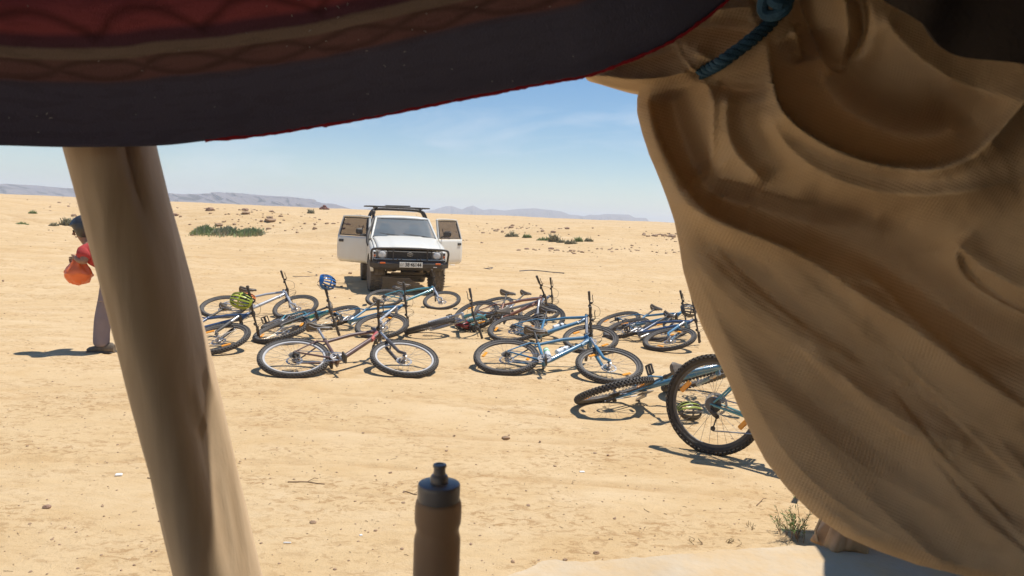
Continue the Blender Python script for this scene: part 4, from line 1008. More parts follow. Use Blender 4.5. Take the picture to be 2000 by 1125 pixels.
    for r_, y in ((.078, -.050), (.060, -.044)):
        n = 34; Vv = [((r_ - (.004 if i % 2 else 0)) * math.cos(math.pi * i / n), (r_ - (.004 if i % 2 else 0)) * math.sin(math.pi * i / n)) for i in range(2 * n)]
        k = len(Vv); ri = r_ - .017; inner = [(ri * math.cos(math.pi * i / n), ri * math.sin(math.pi * i / n)) for i in range(2 * n)]
        vs = [Vector((x, y_, z)) for z in (-.001, .001) for (x, y_) in Vv + inner]
        fs = [];
        for i in range(k):
            j = (i + 1) % k; fs += [(i, k + i, k + j, j), (2 * k + i, 2 * k + j, 3 * k + j, 3 * k + i), (i, j, 2 * k + j, 2 * k + i), (k + i, 3 * k + i, 3 * k + j, k + j)]
        M = Matrix.Translation((0, y, 0)) @ Mx; mb.add([M @ v for v in vs], fs)
    for q in range(4):
        a = q * math.pi / 2 + .3; mb.tube([(0, -.052, 0), (.068 * math.cos(a), -.050, .068 * math.sin(a))], [.009, .006], 6)
    P['chainring'] = mb
    for s, nm in ((-1, 'crank_r'), (1, 'crank_l')):
        mb = MB(); mb.tube([(0, s * .045, 0), (0, s * .068, 0)], .016, 10); mb.tube([(0, s * .070, 0), (-s * .165, s * .076, 0)], [.016, .012], 8, flat=.6); P[nm] = mb
        mb = MB(); pc = Vector((-s * .168, s * .132, 0)); mb.tube([(-s * .168, s * .074, 0), (-s * .168, s * .175, 0)], .0075, 6)
        for dx_ in (-.042, .042): mb.box(pc + Vector((dx_, 0, 0)), (.014, .092, .020), bev=.004)
        for dy_ in (-.042, .042): mb.box(pc + Vector((0, dy_, 0)), (.072, .014, .018), bev=.004)
        mb.box(pc, (.03, .075, .016), bev=.004); P['pedal' + nm[-2:]] = mb
    mb = MB()                                  # rear derailleur
    d0 = RA + Vector((-.0, -.070, -.03)); jk = RA + Vector((.045, -.058, -.075)); tk = RA + Vector((.025, -.058, -.165))
    mb.tube([RA + Vector((0, -.066, 0)), d0], .008, 6); mb.box((d0 + jk) / 2 + Vector((0, -.012, 0)), (.06, .030, .034), Matrix.Rotation(R(38), 3, 'Y'), bev=.008)
    mb.tube([jk, tk], [.011, .009], 6, flat=.5)
    for c in (jk, tk): mb.lathe([(.018, -.004), (.018, .004)], 12, Matrix.Translation(c) @ Mx)
    P['derailleur'] = mb
    mb = MB()                                  # chain: upper run, lower run through the pulleys
    up0 = RA + Vector((.0, -.046, .058)); up1 = BB + Vector((.0, -.050, .078)); lo0 = tk + Vector((.0, .006, -.018)); lo1 = BB + Vector((-.01, -.050, -.078))
    arc_ = [BB + Vector((.078 * math.sin(a), -.050, .078 * math.cos(a))) for a in [math.pi * k / 8 for k in range(9)]]
    mb.tube([up0] + arc_ + [lo0], .0048, 4); P['chain'] = mb
    return P
_P = bike_part_builders()
MCACHE = {}
def pmesh(key, m_, name=None):
    k = (key, m_.name)
    if k not in MCACHE: MCACHE[k] = _P[key].mesh(name or key, m_, smooth=key not in ('chainring',))
    return MCACHE[k]
def bicycle(label, rear, heading, side=1, tilt=None, steer=0.0, crank=0.0, frame=None, decal=None, fork=None, grey_rim=False, refl=True, black=False, orgfree=False, sad=None, wheel_spin=0.0, lift=0.0):
    """rear: ground point of the rear tyre; heading: degrees from +X; side +1: lies on its left side (top to the left of its heading)"""
    h = Vector((math.cos(R(heading)), math.sin(R(heading)), 0)); Lf = Vector((-h.y, h.x, 0)) * side
    ax = HA.copy(); pivot = HT
    S = Matrix.Translation(pivot) @ Matrix.Rotation(R(steer), 4, ax) @ Matrix.Translation(-pivot)
    CR = Matrix.Translation(BB) @ Matrix.Rotation(R(crank), 4, 'Y')
    key = [S @ p for p in _P['grip_ends']] + _P['saddle_pts'] + [CR @ Vector((.168, -.178, 0)), CR @ Vector((-.168, .178, 0))]
    def axes(t):
        Zl = Lf * math.cos(t) + Vector((0, 0, 1)) * math.sin(t); return h, Zl.cross(h), Zl
    def low(t):
        X_, Y_, Z_ = axes(t); return min((X_ * p.x + Y_ * p.y + Z_ * p.z).z for p in key) + TR * (1 - math.sin(t)) - .016
    if tilt is None:
        a, b = R(11), R(27)
        for _ in range(30):
            m_ = (a + b) / 2
            if low(m_) < 0: a = m_
            else: b = m_
        t = b
    else: t = R(tilt)
    X_, Y_, Z_ = axes(t)
    # follow the ground between the wheels
    p2 = rear + h * 1.13; slope = (g1(p2.x, p2.y) - g1(rear.x, rear.y)) / 1.13
    o = empty('bicycle', label=label, cat='bicycle', group='mountain bikes laid out on the sand')
    base = rear + Vector((0, 0, TR * (1 - math.sin(t)) - .004 + lift))
    M = Matrix(((X_.x, Y_.x, Z_.x, base.x), (X_.y, Y_.y, Z_.y, base.y), (X_.z, Y_.z, Z_.z, base.z), (0, 0, 0, 1)))
    M = Matrix.Translation(base) @ Matrix.Rotation(-math.atan(slope), 4, Vector((-h.y, h.x, 0))) @ Matrix.Translation(-base) @ M
    M = M @ Matrix.Scale(BS, 4)
    o.matrix_world = M
    def P_(name, key, m_, M4=None, parent=None):
        q = link(name, pmesh(key, m_, name), parent or o)
        if M4 is not None: q.matrix_basis = M4
        return q
    fr = P_('frame', 'frame', frame)
    P_('head_tube_paint', 'decal', decal or frame, parent=fr)
    P_('seat_clamp', 'seat_clamp', M_BLK, parent=fr)
    fk = P_('fork', 'fork', fork or M_BLK, S); P_('stanchions', 'stanchions', M_STEEL, parent=fk)
    P_('stem', 'stem', M_BLK, S); hb = P_('handlebar', 'handlebar', M_BLK, S)
    for k in ('grip_r', 'grip_l'): P_('grip', k, M_GRIP, parent=hb)
    for k in ('lever_r', 'lever_l'): P_('brake_lever', k, M_BLK, parent=hb)
    P_('cables', 'cables', M_BLK, S, parent=hb).matrix_basis = Matrix.Identity(4)
    P_('seat_post', 'seat_post', M_ALU if grey_rim else M_BLK); sd_ = P_('saddle', 'saddle', sad or M_SADD); P_('saddle_rails', 'saddle_rails', M_STEEL, parent=sd_)
    ck = P_('crankset', 'chainring', M_ALU, CR)
    for s_ in ('r', 'l'):
        P_('crank_arm', 'crank_' + s_, M_ALU if grey_rim or not black else M_BLK, parent=ck); P_('pedal', 'pedal_' + s_, M_BLK, parent=ck)
    P_('derailleur', 'derailleur', M_BLK); P_('chain', 'chain', M_STEEL)
    for i, (ctr, Mb) in enumerate(((RA, Matrix.Identity(4)), (FA, S))):
        wh = link('wheel', W_MESH['rim_grey' if grey_rim else 'rim'], o); wh.matrix_basis = Mb @ Matrix.Translation(ctr) @ Matrix.Rotation(R(wheel_spin + i * 40), 4, 'Y')
        for k in ('tyre_black' if black == 2 else 'tyre', 'spokes', 'hub', 'brake_disc'): link(k.replace('_black', ''), W_MESH[k], wh)
        if i == 0: link('cassette', W_MESH['cassette'], wh)
        if refl:
            for a in (60, 240):
                q = link('reflector', W_MESH['reflector'], wh); q.matrix_basis = Matrix.Rotation(R(a), 4, 'Y') @ Matrix.Translation((0, -.004, WR - .115)) @ Matrix.Rotation(R(14), 4, 'Y')
    return o
def paint(name, c): return mat(name, c, .28, var=.08, scale=4, dust=.10, coat=.5)
M_BLUE = paint('frame_sky_blue', (.035, .19, .33)); M_TEAL = paint('frame_teal', (.028, .27, .33)); M_DBLUE = paint('frame_deep_blue', (.02, .075, .19))
M_SILV = paint('frame_silver', (.42, .44, .47)); M_RED = paint('frame_red', (.55, .06, .045)); M_DARK = paint('frame_charcoal', (.05, .045, .047)); M_RBRN = paint('frame_dark_red_brown', (.12, .055, .045)); M_BRN = paint('frame_copper', (.28, .10, .05))
M_GREYF = paint('frame_grey', (.24, .25, .26)); M_GRN = paint('decal_green', (.06, .55, .35))
def G(px, py): return ground(px, py)
def head(p, q): return math.degrees(math.atan2(q.y - p.y, q.x - p.x))
# every bicycle: rear tyre foot and front tyre foot, read off the sand
def B(label, r, f, **kw):
    p, q = G(*r), G(*f); return bicycle(label, p, head(p, q), **kw)
def BW(label, x, y, h, **kw): return bicycle(label, Vector((x, y, g1(x, y))), h, **kw)
bikes = {}
bikes['red'] = B('black and red bicycle lying nearest the left pole with grey rims', (572, 739), (790, 738), side=1, steer=3, crank=68, frame=M_RBRN, decal=M_RED, fork=M_DARK, grey_rim=True, refl=False, wheel_spin=20)
bikes['blue_front'] = B('sky blue bicycle in front at right of centre with two bottles in its frame', (978, 733), (1178, 750), side=1, steer=2, crank=78, frame=M_BLUE, fork=M_BLUE, wheel_spin=30)
bikes['blue_mid'] = B('sky blue bicycle lying just behind the one with bottles, black helmet at its saddle', (980, 668), (1132, 690), side=1, steer=4, crank=65, frame=M_BLUE, fork=M_GREYF, wheel_spin=10)
bikes['silver'] = B('silver bicycle lying farthest left at the back with orange helmet on it', (425, 622), (562, 623), side=1, steer=-8, crank=75, frame=M_SILV, fork=M_SILV, refl=False)
bikes['pole'] = BW('dark blue bicycle partly hidden behind the wooden pole with lime helmet', -4.03, 8.06, -40, side=1, steer=8, crank=65, frame=M_DBLUE, decal=M_GREYF, fork=M_BLK)
bikes['teal_left'] = BW('teal bicycle with the blue helmet on its handlebar, front wheel toward the camera', -3.15, 9.27, -76, side=1, steer=10, crank=80, frame=M_TEAL, decal=M_GRN, fork=M_BLK, wheel_spin=80)
bikes['blue_c'] = BW('blue bicycle whose front wheel lies just behind the black and red one', -2.54, 9.56, -44, side=1, steer=12, crank=70, frame=M_BLUE, fork=M_SILV, wheel_spin=50)
bikes['teal_back'] = B('bright teal bicycle directly in front of the truck bumper', (742, 600), (842, 605), side=1, steer=-4, crank=84, frame=M_TEAL, fork=M_SILV, refl=False, wheel_spin=0)
bikes['edge'] = BW('blue green bicycle with its front wheel seen nearly edge on below the truck', -.62, 10.3, -129, side=1, steer=4, crank=75, frame=M_TEAL, decal=M_GREYF, fork=M_SILV, wheel_spin=30)
bikes['copper'] = BW('copper coloured bicycle with its wheel propped up right of the truck', -.62, 9.95, -30, side=1, tilt=31, steer=-4, crank=84, frame=M_BRN, fork=M_GREYF, wheel_spin=70)
bikes['grey'] = BW('grey bicycle lying farthest back right of centre with high handlebar', -.50, 12.0, -45, side=1, steer=10, crank=62, frame=M_GREYF, fork=M_GREYF, refl=False)
bikes['pair_back'] = BW('blue bicycle at the back of the right pair with black saddle raised', 1.32, 10.65, -60, side=1, steer=4, crank=72, frame=M_BLUE, fork=M_BLK, wheel_spin=15)
bikes['pair_front'] = BW('deep blue bicycle in front of the right pair with black helmet on its bars', 1.30, 9.87, -68, side=1, steer=6, crank=86, frame=M_DBLUE, decal=M_BLUE, fork=M_BLUE, wheel_spin=55)
bikes['edge_near'] = B('blue bicycle with rear wheel edge on lying behind the upright wheel', (1150, 786), (1300, 764), side=-1, steer=0, crank=80, frame=M_BLUE, fork=M_BLUE, wheel_spin=0)
up_p = G(1385, 885)
bikes['upright'] = bicycle('teal bicycle standing upright nearest the camera, half hidden by the burlap flap', up_p, -33, side=1, tilt=84, steer=4, crank=60, frame=M_TEAL, black=2, wheel_spin=53, lift=.0)
# bicycle bottles in the front blue frame
M_WHITEP = mat('white_bottle', (.70, .72, .72), .4, var=.1, scale=10); M_GREENP = mat('green_bottle_band', (.15, .55, .18), .4)
def frame_bottle(bk, a, b, f, label, band):
    Mw = bk.matrix_world; d = (b - a).normalized(); nrm = d.cross(Vector((0, 1, 0))); nrm = nrm if nrm.z * 1 + nrm.x * 0 > 0 else -nrm
    c = a.lerp(b, f) + nrm * .062
    q = Matrix.Translation(c) @ d.to_track_quat('Z', 'Y').to_matrix().to_4x4()
    o = MB().lathe([(.030, 0), (.0355, .005), (.036, .06), (.033, .07), (.033, .08), (.036, .09), (.036, .14), (.031, .155)], 18).build('water_bottle', M_WHITEP); o.matrix_world = Mw @ q
    MB().lathe([(.0365, .092), (.037, .093), (.037, .115), (.0365, .116)], 18).build('printed_band', band, o)
    MB().lathe([(.032, .1545), (.032, .168), (.020, .176), (.010, .178), (.010, .195), (.004, .196)], 16).build('cap', band, o)
    tag(o, label, 'bottle', 'bottles in bicycle frames')
frame_bottle(bikes['blue_front'], BB, HB, .34, 'white bottle with grey band on the sky blue front bicycle', M_GREYF)
frame_bottle(bikes['blue_front'], BB, ST, .22, 'white bottle with green band against seat tube of the front blue bicycle', M_GREENP)
frame_bottle(bikes['blue_mid'], BB, HB, .32, 'pale bottle on the second blue bicycle beside the black helmet', M_BLK)
# ------------------------------------------------------------------ helmets
def helmet(label, M, colr, vent=5, inner=None, bowl=False, stripe=False):
    sh = MB(); nu_, nv = 28, 24; st = {}
    def P_(i, j, k):
        th = (i / nu_ - .5) * math.pi * 1.06; ph = (j / nv - .5) * math.pi * .93
        ridge = 1 + (.035 if (i % 4 in (0, 3)) and 3 < j < 21 else 0)
        p = Vector((.140 * math.sin(ph), .104 * math.cos(ph) ** .75 * math.sin(th), .112 * math.cos(ph) ** .75 * math.cos(th)))
        p.z += .018 * math.sin(ph) ** 2 * (1 - math.cos(th)); return p * (ridge * k)
    def hole(i, j):
        return (not bowl) and 2 <= i < nu_ - 2 and (i + 1) % 4 in (2, 3) and (4 <= j <= 10 or 12 <= j <= 19)
    def vid(i, j, k):
        if (i, j, k) not in st: st[(i, j, k)] = len(sh.v); sh.v.append(tuple(P_(i, j, k)))
        return st[(i, j, k)]
    cells = [(i, j) for i in range(nu_) for j in range(nv) if not hole(i, j)]; cs = set(cells)
    for (i, j) in cells:
        for k, rev in ((1.0, False), (.88, True)):
            q = [vid(i, j, k), vid(i + 1, j, k), vid(i + 1, j + 1, k), vid(i, j + 1, k)]
            sh.f.append(tuple(q[::-1] if rev else q)); sh.m.append(0 if k == 1.0 and not (stripe and (i % 4 in (1, 2) or i < 9)) else 1)
        for (di, dj, e) in ((0, -1, ((0, 0), (1, 0))), (0, 1, ((1, 1), (0, 1))), (-1, 0, ((0, 1), (0, 0))), (1, 0, ((1, 0), (1, 1)))):
            if (i + di, j + dj) not in cs:
                (a0, b0), (a1, b1) = e
                sh.f.append((vid(i + a0, j + b0, 1.0), vid(i + a0, j + b0, .88), vid(i + a1, j + b1, .88), vid(i + a1, j + b1, 1.0))); sh.m.append(1)
    o = sh.build('helmet', [colr, inner or M_BLK], smooth=True, angle=50); o.matrix_world = M @ Matrix.Scale(.88, 4)
    tag(o, label, 'helmet', 'cycling helmets among the bikes')
    mb = MB()
    for s in (-1, 1):
        mb.tube([(.07, s * .088, -.01), (.02, s * .075, -.10), (-.03, s * .01, -.125)], .004, 4, flat=.4); mb.tube([(-.07, s * .082, -.01), (.02, s * .075, -.10)], .004, 4, flat=.4)
    mb.build('strap', M_BLK, o)
    MB().tube([(.11 * math.cos(a), .083 * math.sin(a), -.012) for a in [math.pi * (.45 + 1.1 * k / 12) for k in range(13)]], .007, 6, flat=.5).build('fit_cradle', M_BLK, o)
    return o
def HM(p, z=0, x=0, y=0): return Matrix.Translation(p) @ Matrix.Rotation(R(z), 4, 'Z') @ Matrix.Rotation(R(x), 4, 'X') @ Matrix.Rotation(R(y), 4, 'Y')
def bar_end(bk, which=-1, f=1.0):     # high grip end of a bicycle in the world
    hb = [c for c in bk.children if c.name.startswith('handlebar')][0]
    gs = [bk.matrix_world @ (hb.matrix_basis @ p) for p in _P['grip_ends']]
    gs.sort(key=lambda p: p.z); return gs
M_HORG = mat('helmet_orange', (.75, .20, .03), .4, var=.1); M_HLIME = mat('helmet_lime', (.38, .44, .04), .4, var=.1); M_HBLUE = mat('helmet_blue', (.02, .13, .40), .3, var=.1, coat=.3)
M_HBLK = mat('helmet_black', (.03, .03, .034), .4, var=.2, dust=.1); M_HYEL = mat('helmet_yellow', (.32, .36, .05), .35, var=.1); M_HRED = mat('helmet_red', (.20, .02, .02), .4, var=.2)
def hp(px, py, gx, gy): d_ = ground(gx, gy).y; return at_y(px, py, d_)
helmet('blue helmet hanging upside down on top grip of a teal bicycle', HM(bar_end(bikes['teal_left'])[1] + Vector((.0, .05, .03)), 10, 70, 50), M_HBLUE, inner=M_BLK)
helmet('lime yellow helmet hanging on handlebar of the bike behind the pole', HM(bar_end(bikes['pole'])[1] + Vector((-.07, .02, -.17)), -20, 60, 25), M_HLIME)
helmet('orange and black helmet resting on the silver bicycle', HM(hp(482, 584, 480, 618), 20, -40, 20), M_HORG)
helmet('brown black helmet on the teal bicycle near the truck bumper', HM(hp(776, 567, 776, 588), 30, -20, 20), M_HBLK)
helmet('black helmet beside the saddle of the second blue bicycle', HM(hp(1053, 627, 1050, 660), 15, 20, -15), M_HBLK)
helmet('large black helmet hanging on bars of the right pair of bikes', HM(hp(1343, 607, 1335, 662), 10, 55, 12), M_HBLK)
c_ = G(903, 648); helmet('dark red helmet on the sand under the copper bicycle', HM(c_ + Vector((0, 0, .075)), 70, 12, 0), M_HRED)
c_ = G(1345, 826); helmet('yellow and black striped helmet on the sand seen through the upright wheel', HM(c_ + Vector((0, .04, .075)), 20, 38, 4) @ Matrix.Scale(.85, 4), M_HYEL, stripe=True)
# ================================================================== TRUCK
M_WHT = mat('white_paint', (.74, .74, .68), .3, var=.05, scale=1.5, dust=.22, coat=.4, dcol=(.62, .50, .34, 1))
M_GLS = bpy.data.materials.new('window_glass'); M_GLS.use_nodes = True; t = M_GLS.node_tree; b = t.nodes['Principled BSDF']
b.inputs['Base Color'].default_value = (.05, .055, .06, 1); b.inputs['Roughness'].default_value = .05
tr = t.nodes.new('ShaderNodeBsdfTransparent'); tr.inputs[0].default_value = (.62, .60, .60, 1); ms = t.nodes.new('ShaderNodeMixShader')
lw = t.nodes.new('ShaderNodeTexNoise'); lw.inputs['Scale'].default_value = 3; mr = t.nodes.new('ShaderNodeMapRange'); mr.inputs['To Min'].default_value = .72; mr.inputs['To Max'].default_value = .88
t.links.new(lw.outputs['Fac'], mr.inputs['Value']); t.links.new(mr.outputs[0], ms.inputs[0]); t.links.new(b.outputs[0], ms.inputs[1]); t.links.new(tr.outputs[0], ms.inputs[2]); t.links.new(ms.outputs[0], t.nodes['Material Output'].inputs['Surface'])
M_BAR = mat('black_steel_bar', (.022, .021, .022), .5, var=.2, scale=6, dust=.07)
M_TRIM = mat('black_trim', (.025, .025, .026), .55, var=.2, scale=10, dust=.08)
M_CHR = mat('chrome_trim', (.6, .6, .6), .18, metal=.9, var=.1, scale=12, dust=.1)
M_LENS = mat('headlamp_lens', (.75, .76, .74), .12, var=.12, scale=20, spec=.8)
M_AMB = mat('amber_lens', (.75, .16, .03), .25); M_SEAT = mat('grey_seat_fabric', (.13, .13, .14), .9, var=.2); M_TTY = mat('truck_tyre', (.05, .045, .042), .9, var=.25, scale=5, dust=.38, dcol=(.40, .31, .21, 1))
M_PLATE = mat('number_plate', (.72, .72, .66), .4, var=.06, scale=12); M_INK = mat('black_ink', (.02, .02, .02), .6); M_UNDER = mat('underbody', (.04, .035, .032), .8, var=.3, dust=.2)
fl = ground(733, 569); fr_ = ground(858, 572)
mid = (fl + fr_) / 2
YAW = -90 + 15
tk = empty('pickup_truck', (mid.x - .08, mid.y + .15, min(fl.z, fr_.z) + .0), 'dusty white off-road pickup facing the camera with both doors open', 'pickup truck')
tk.rotation_euler = (R(0), 0, R(YAW))
def T(name, mb, m_, parent=None, **k): return mb.build(name, m_, parent or tk, **k)
WRT, TWD = .385, .27                     # tyre radius and width
def wheel(x, y, turn=0):
    s = 1 if y > 0 else -1
    mb = MB(); Mx = Matrix.Rotation(R(90), 4, 'X')
    h = TWD / 2
    mb.lathe([(.21, -h + .02), (.30, -h), (.355, -h + .02), (.372, -h + .05), (.374, 0), (.372, h - .05), (.355, h - .02), (.30, h), (.21, h - .02)], 40, Mx)
    for i in range(34):
        for (yy_, w_, o_) in ((-h + .03, .055, 0), (h - .03, .055, .5), (-.035, .05, .3), (.035, .05, .8)):
            a = 2 * math.pi * (i + o_) / 34; er = Vector((math.cos(a), 0, math.sin(a))); et = Vector((-math.sin(a), 0, math.cos(a)))
            mb.box(er * .374 + Vector((0, yy_, 0)), (.042, w_, .024), Matrix((et, Vector((0, 1, 0)), er)).transposed())
    wh = T('wheel', MB().lathe([(.21, -h + .03), (.205, -.05), (.17, -s * .0 - .02), (.07, s * .03), (.07, s * .07), (.03, s * .08)] if s > 0 else [(.03, -.08), (.07, -.07), (.07, -.03), (.17, .02), (.205, .05), (.21, h - .03)], 24, Mx), M_CHR)
    wh.location = (x, y, WRT - .005); wh.rotation_euler = (0, 0, R(turn)); mb.build('tyre', M_TTY, wh)
for x, y, tn in ((0, .70, 3), (0, -.70, 3), (-2.85, .70, 0), (-2.85, -.70, 0)): wheel(x, y, tn)
# hood and front clip
def quadgrid(fn, nu_, nv, th=.0):
    mb = MB(); vs = [Vector(fn(i / nu_, j / nv)) for i in range(nu_ + 1) for j in range(nv + 1)]
    fs = [(i * (nv + 1) + j, (i + 1) * (nv + 1) + j, (i + 1) * (nv + 1) + j + 1, i * (nv + 1) + j + 1) for i in range(nu_) for j in range(nv)]
    mb.add(vs, fs); return mb
def solid(o, th, off=0.): s_ = o.modifiers.new('thickness', 'SOLIDIFY'); s_.thickness = th; s_.offset = off; return o
def hood(u, v):
    x = -.36 + 1.03 * u; y = (v - .5) * 2; hw = .735 - .035 * u
    z = 1.245 - .16 * u - .05 * u ** 3 * 1.2 - .02 * y * y - .035 * max(0, abs(y) - .9) * 10 * .4
    z += .012 * (1 / (1 + math.exp(-(abs(y) - .60) * 40)) - 1) * -1 * 0 + (.014 if abs(y) < .58 else 0)
    if u > .93: z -= .03 * (u - .93) / .07
    return (x, y * hw, z)
solid(T('hood', quadgrid(hood, 14, 24), M_WHT, angle=30), .01)
for s in (-1, 1):                         # fenders with wheel arch
    mb = MB(); n = 22; arch = []
    for k in range(n + 1):
        a = math.pi * k / n; arch.append((-.47 * math.cos(a), .40 + .47 * math.sin(a) * .98))
    top = [(-.45, 1.17), (.0, 1.115), (.40, 1.045), (.66, .965)]
    lowr = [(-.52, .48)] + [(x, max(z, .48)) for x, z in arch] + [(.68, .50)]
    outer = [(-.52, 1.18)] + [(x, float(np.interp(x, [-.52, -.45, 0, .4, .68], [1.18, 1.17, 1.115, 1.045, .95]))) for x, z in arch] + [(.68, .95)]
    vs = []; 
    for (xl_, zl_), (xo, zo) in zip(lowr, outer):
        for q, f in enumerate((0, .12, .3, .55, .8, .93, 1)):
            zz = zl_ + (zo - zl_) * f; yy_ = .825 + .018 * math.sin(math.pi * min(1, f * 1.1)) - (.02 if f > .9 else 0) - (.055 if f == 1 else 0) + (.02 if (f == 0 and abs(xl_) < .45) else 0)
            yy_ -= max(0, xo - .45) ** 2 * .9
            vs.append((xo if f > .5 else xl_ + (xo - xl_) * f * 2, s * yy_, zz))
    k = len(lowr); fs = [(i * 7 + j, (i + 1) * 7 + j, (i + 1) * 7 + j + 1, i * 7 + j + 1) for i in range(k - 1) for j in range(6)]
    mb.add(vs, fs); solid(T('fender', mb, M_WHT), .008)
    # top strip joining the hood to the fender edge
    mb = quadgrid(lambda u, v: (-.45 + 1.12 * u, s * ((.735 - .035 * u) * (1 - v) + v * (.772 - max(0, (-.45 + 1.12 * u) - .45) ** 2 * .9)), (float(np.interp(-.45 + 1.12 * u, [-.52, -.45, 0, .4, .68], [1.19, 1.185, 1.125, 1.053, .955])) + .008 * math.sin(v * 3.14) + .02 * (1 - v) * (1 - u))), 10, 4)
    solid(T('fender_top', mb, M_WHT), .008)
    T('wheel_arch_lining', MB().tube([(-.46 * math.cos(math.pi * k / 12), s * .62, .40 + .46 * math.sin(math.pi * k / 12)) for k in range(13)], .12, 6), M_UNDER)
    T('mud_flap', MB().box((-.50, s * .72, .42), (.012, .20, .30), bev=.003), M_TRIM)
# grille, headlights
gr = T('grille', MB().box((.665, 0, .868), (.05, .96, .17), bev=.01), M_TRIM)
for k in range(6): MB().box((.694, 0, .80 + .027 * k), (.014, .92, .009), bev=.002).build('grille_slat', M_TRIM, gr)
mb = MB(); 
for r1, r2, dz in ((.062, .040, 0), (.022, .038, 0), (.046, .014, .020)):
    mb.tube([(.716, r1 * math.cos(a), .885 + dz + r2 * math.sin(a)) for a in [2 * math.pi * k / 24 for k in range(24)]], .0055, 6, closed=True)
mb.build('emblem', M_CHR, gr)
M_GRYB = mat('grey_bezel', (.16, .16, .16), .4, var=.2, dust=.15)
for s in (-1, 1):
    hl = T('headlight', MB().box((.672, s * .60, .872), (.05, .235, .165), bev=.02), M_GRYB)
    MB().lathe([(.074, 0), (.074, .012), (.060, .022), (.03, .028), (.004, .030)], 24, Matrix.Translation((.694, s * .60, .872)) @ Matrix.Rotation(R(90), 4, 'Y')).build('lamp', M_LENS, hl)
    MB().lathe([(.084, 0), (.086, .010), (.076, .012)], 24, Matrix.Translation((.692, s * .60, .872)) @ Matrix.Rotation(R(90), 4, 'Y'), cap=False).build('lamp_rim', M_STEEL, hl)
    tl = T('turn_signal', MB().box((.650, s * .762, .872), (.06, .080, .150), Matrix.Rotation(R(-s * 22), 3, 'Z'), bev=.012), M_LENS)
    MB().box((.686, s * .760, .842), (.012, .045, .05), Matrix.Rotation(R(-s * 22), 3, 'Z'), bev=.003).build('amber_lens', M_AMB, tl)
    MB().box((.686, s * .760, .902), (.012, .045, .05), Matrix.Rotation(R(-s * 22), 3, 'Z'), bev=.003).build('amber_lens', M_GRIP, tl)
T('grille_strip', MB().box((.695, 0, .775), (.02, 1.56, .018), bev=.004), M_WHT)
# steel bumper and hoop
poly = [(-.875, .10), (-.875, -.06), (-.72, -.10), (.72, -.10), (.875, -.06), (.875, .10)]
bm_ = MB(); bz0 = .645
for a, c in (((.80, 0), None),): pass
vs = []
for y, xo in ((-.875, .42), (-.86, .66), (-.70, .84), (.70, .84), (.86, .66), (.875, .42)):
    zl = .545 if abs(y) < .8 else .60
    vs += [(xo, y, .735), (xo + .03, y * 1.005, .69), (xo + .02, y, .60), (xo - .05, y * .97, zl), (xo - .14, y * .9, zl + .02), (xo - .14, y * .9, .735)]
bm_.add(vs, [(i * 6 + j, i * 6 + (j + 1) % 6, (i + 1) * 6 + (j + 1) % 6, (i + 1) * 6 + j) for i in range(5) for j in range(6)] + [(0, 1, 2, 3, 4, 5), (35, 34, 33, 32, 31, 30)])
bu = T('bumper', bm_, M_BAR, angle=20)
MB().box((.74, 0, .755), (.16, 1.50, .03), bev=.006).build('bumper_top', M_BAR, bu)
mb = MB(); hy = .835
mb.tube(interp_poly([(.70, -hy, .72), (.775, -hy, .84), (.80, -hy, .935), (.80, -hy + .055, .995), (.80, -.5, 1.012), (.81, 0, 1.018), (.80, .5, 1.012), (.80, hy - .055, .995), (.80, hy, .935), (.775, hy, .84), (.70, hy, .72)], 5), .024, 10)
for y in (-.37, .37): mb.tube([(.81, y, 1.012), (.80, y, .86), (.80, y, .73)], .018, 8)
T('bull_bar', mb, M_BAR)
for s in (-1, 1): MB().box((.878, s * .60, .700), (.02, .115, .034), bev=.005).build('marker_light', M_AMB, bu)
MB().box((.868, .66 - .12, .628), (.012, .08, .018)).build('sticker', M_LENS, bu)
for y in (-.20, -.28, .14, .22): MB().tube([(.83, y, .73), (.86, y, .80)], .014, 6).build('shackle_mount', M_BAR, bu)
# number plate with its characters
pl = T('number_plate', MB().box((.884, .13 - .12, .668), (.014, .50, .115), bev=.003), M_PLATE)
def textmesh(s_, size, m_, parent, M4, name='lettering', bold=0.0, sx=1.0):
    cu_ = bpy.data.curves.new('txt', 'FONT'); cu_.body = s_; cu_.size = size; cu_.align_x = 'CENTER'; cu_.align_y = 'CENTER'; cu_.extrude = .0012; cu_.offset = bold
    ob = bpy.data.objects.new('txt', cu_); COL.objects.link(ob); dg = bpy.context.evaluated_depsgraph_get(); me = bpy.data.meshes.new_from_object(ob.evaluated_get(dg)); bpy.data.objects.remove(ob)
    me.materials.clear(); me.materials.append(m_); me.transform(M4 @ Matrix.Diagonal((sx, 1, 1, 1))); me.name = name
    return link(name, me, parent)
PM = lambda y, z: Matrix.Translation((.892, y, z)) @ Matrix.Rotation(R(90), 4, 'Z') @ Matrix.Rotation(R(90), 4, 'X')
textmesh('38\u00b746144', .118, M_INK, pl, PM(.055, .668), bold=.0022, sx=.80)
textmesh('JORDAN', .022, M_INK, pl, PM(-.198, .645), bold=.0003, sx=.8)
mb = MB(); z0 = .688
for a in (((-.235, z0), (-.232, z0 - .012), (-.215, z0 - .014), (-.208, z0 - .004)), ((-.20, z0 + .012), (-.20, z0 - .012)), ((-.190, z0 - .006), (-.182, z0 - .014), (-.170, z0 - .012), (-.166, z0 - .002)), ((-.160, z0 + .012), (-.160, z0 - .012))):
    mb.tube([(.892, y, z) for y, z in a], .0022, 4)
mb.build('lettering', M_INK, pl)
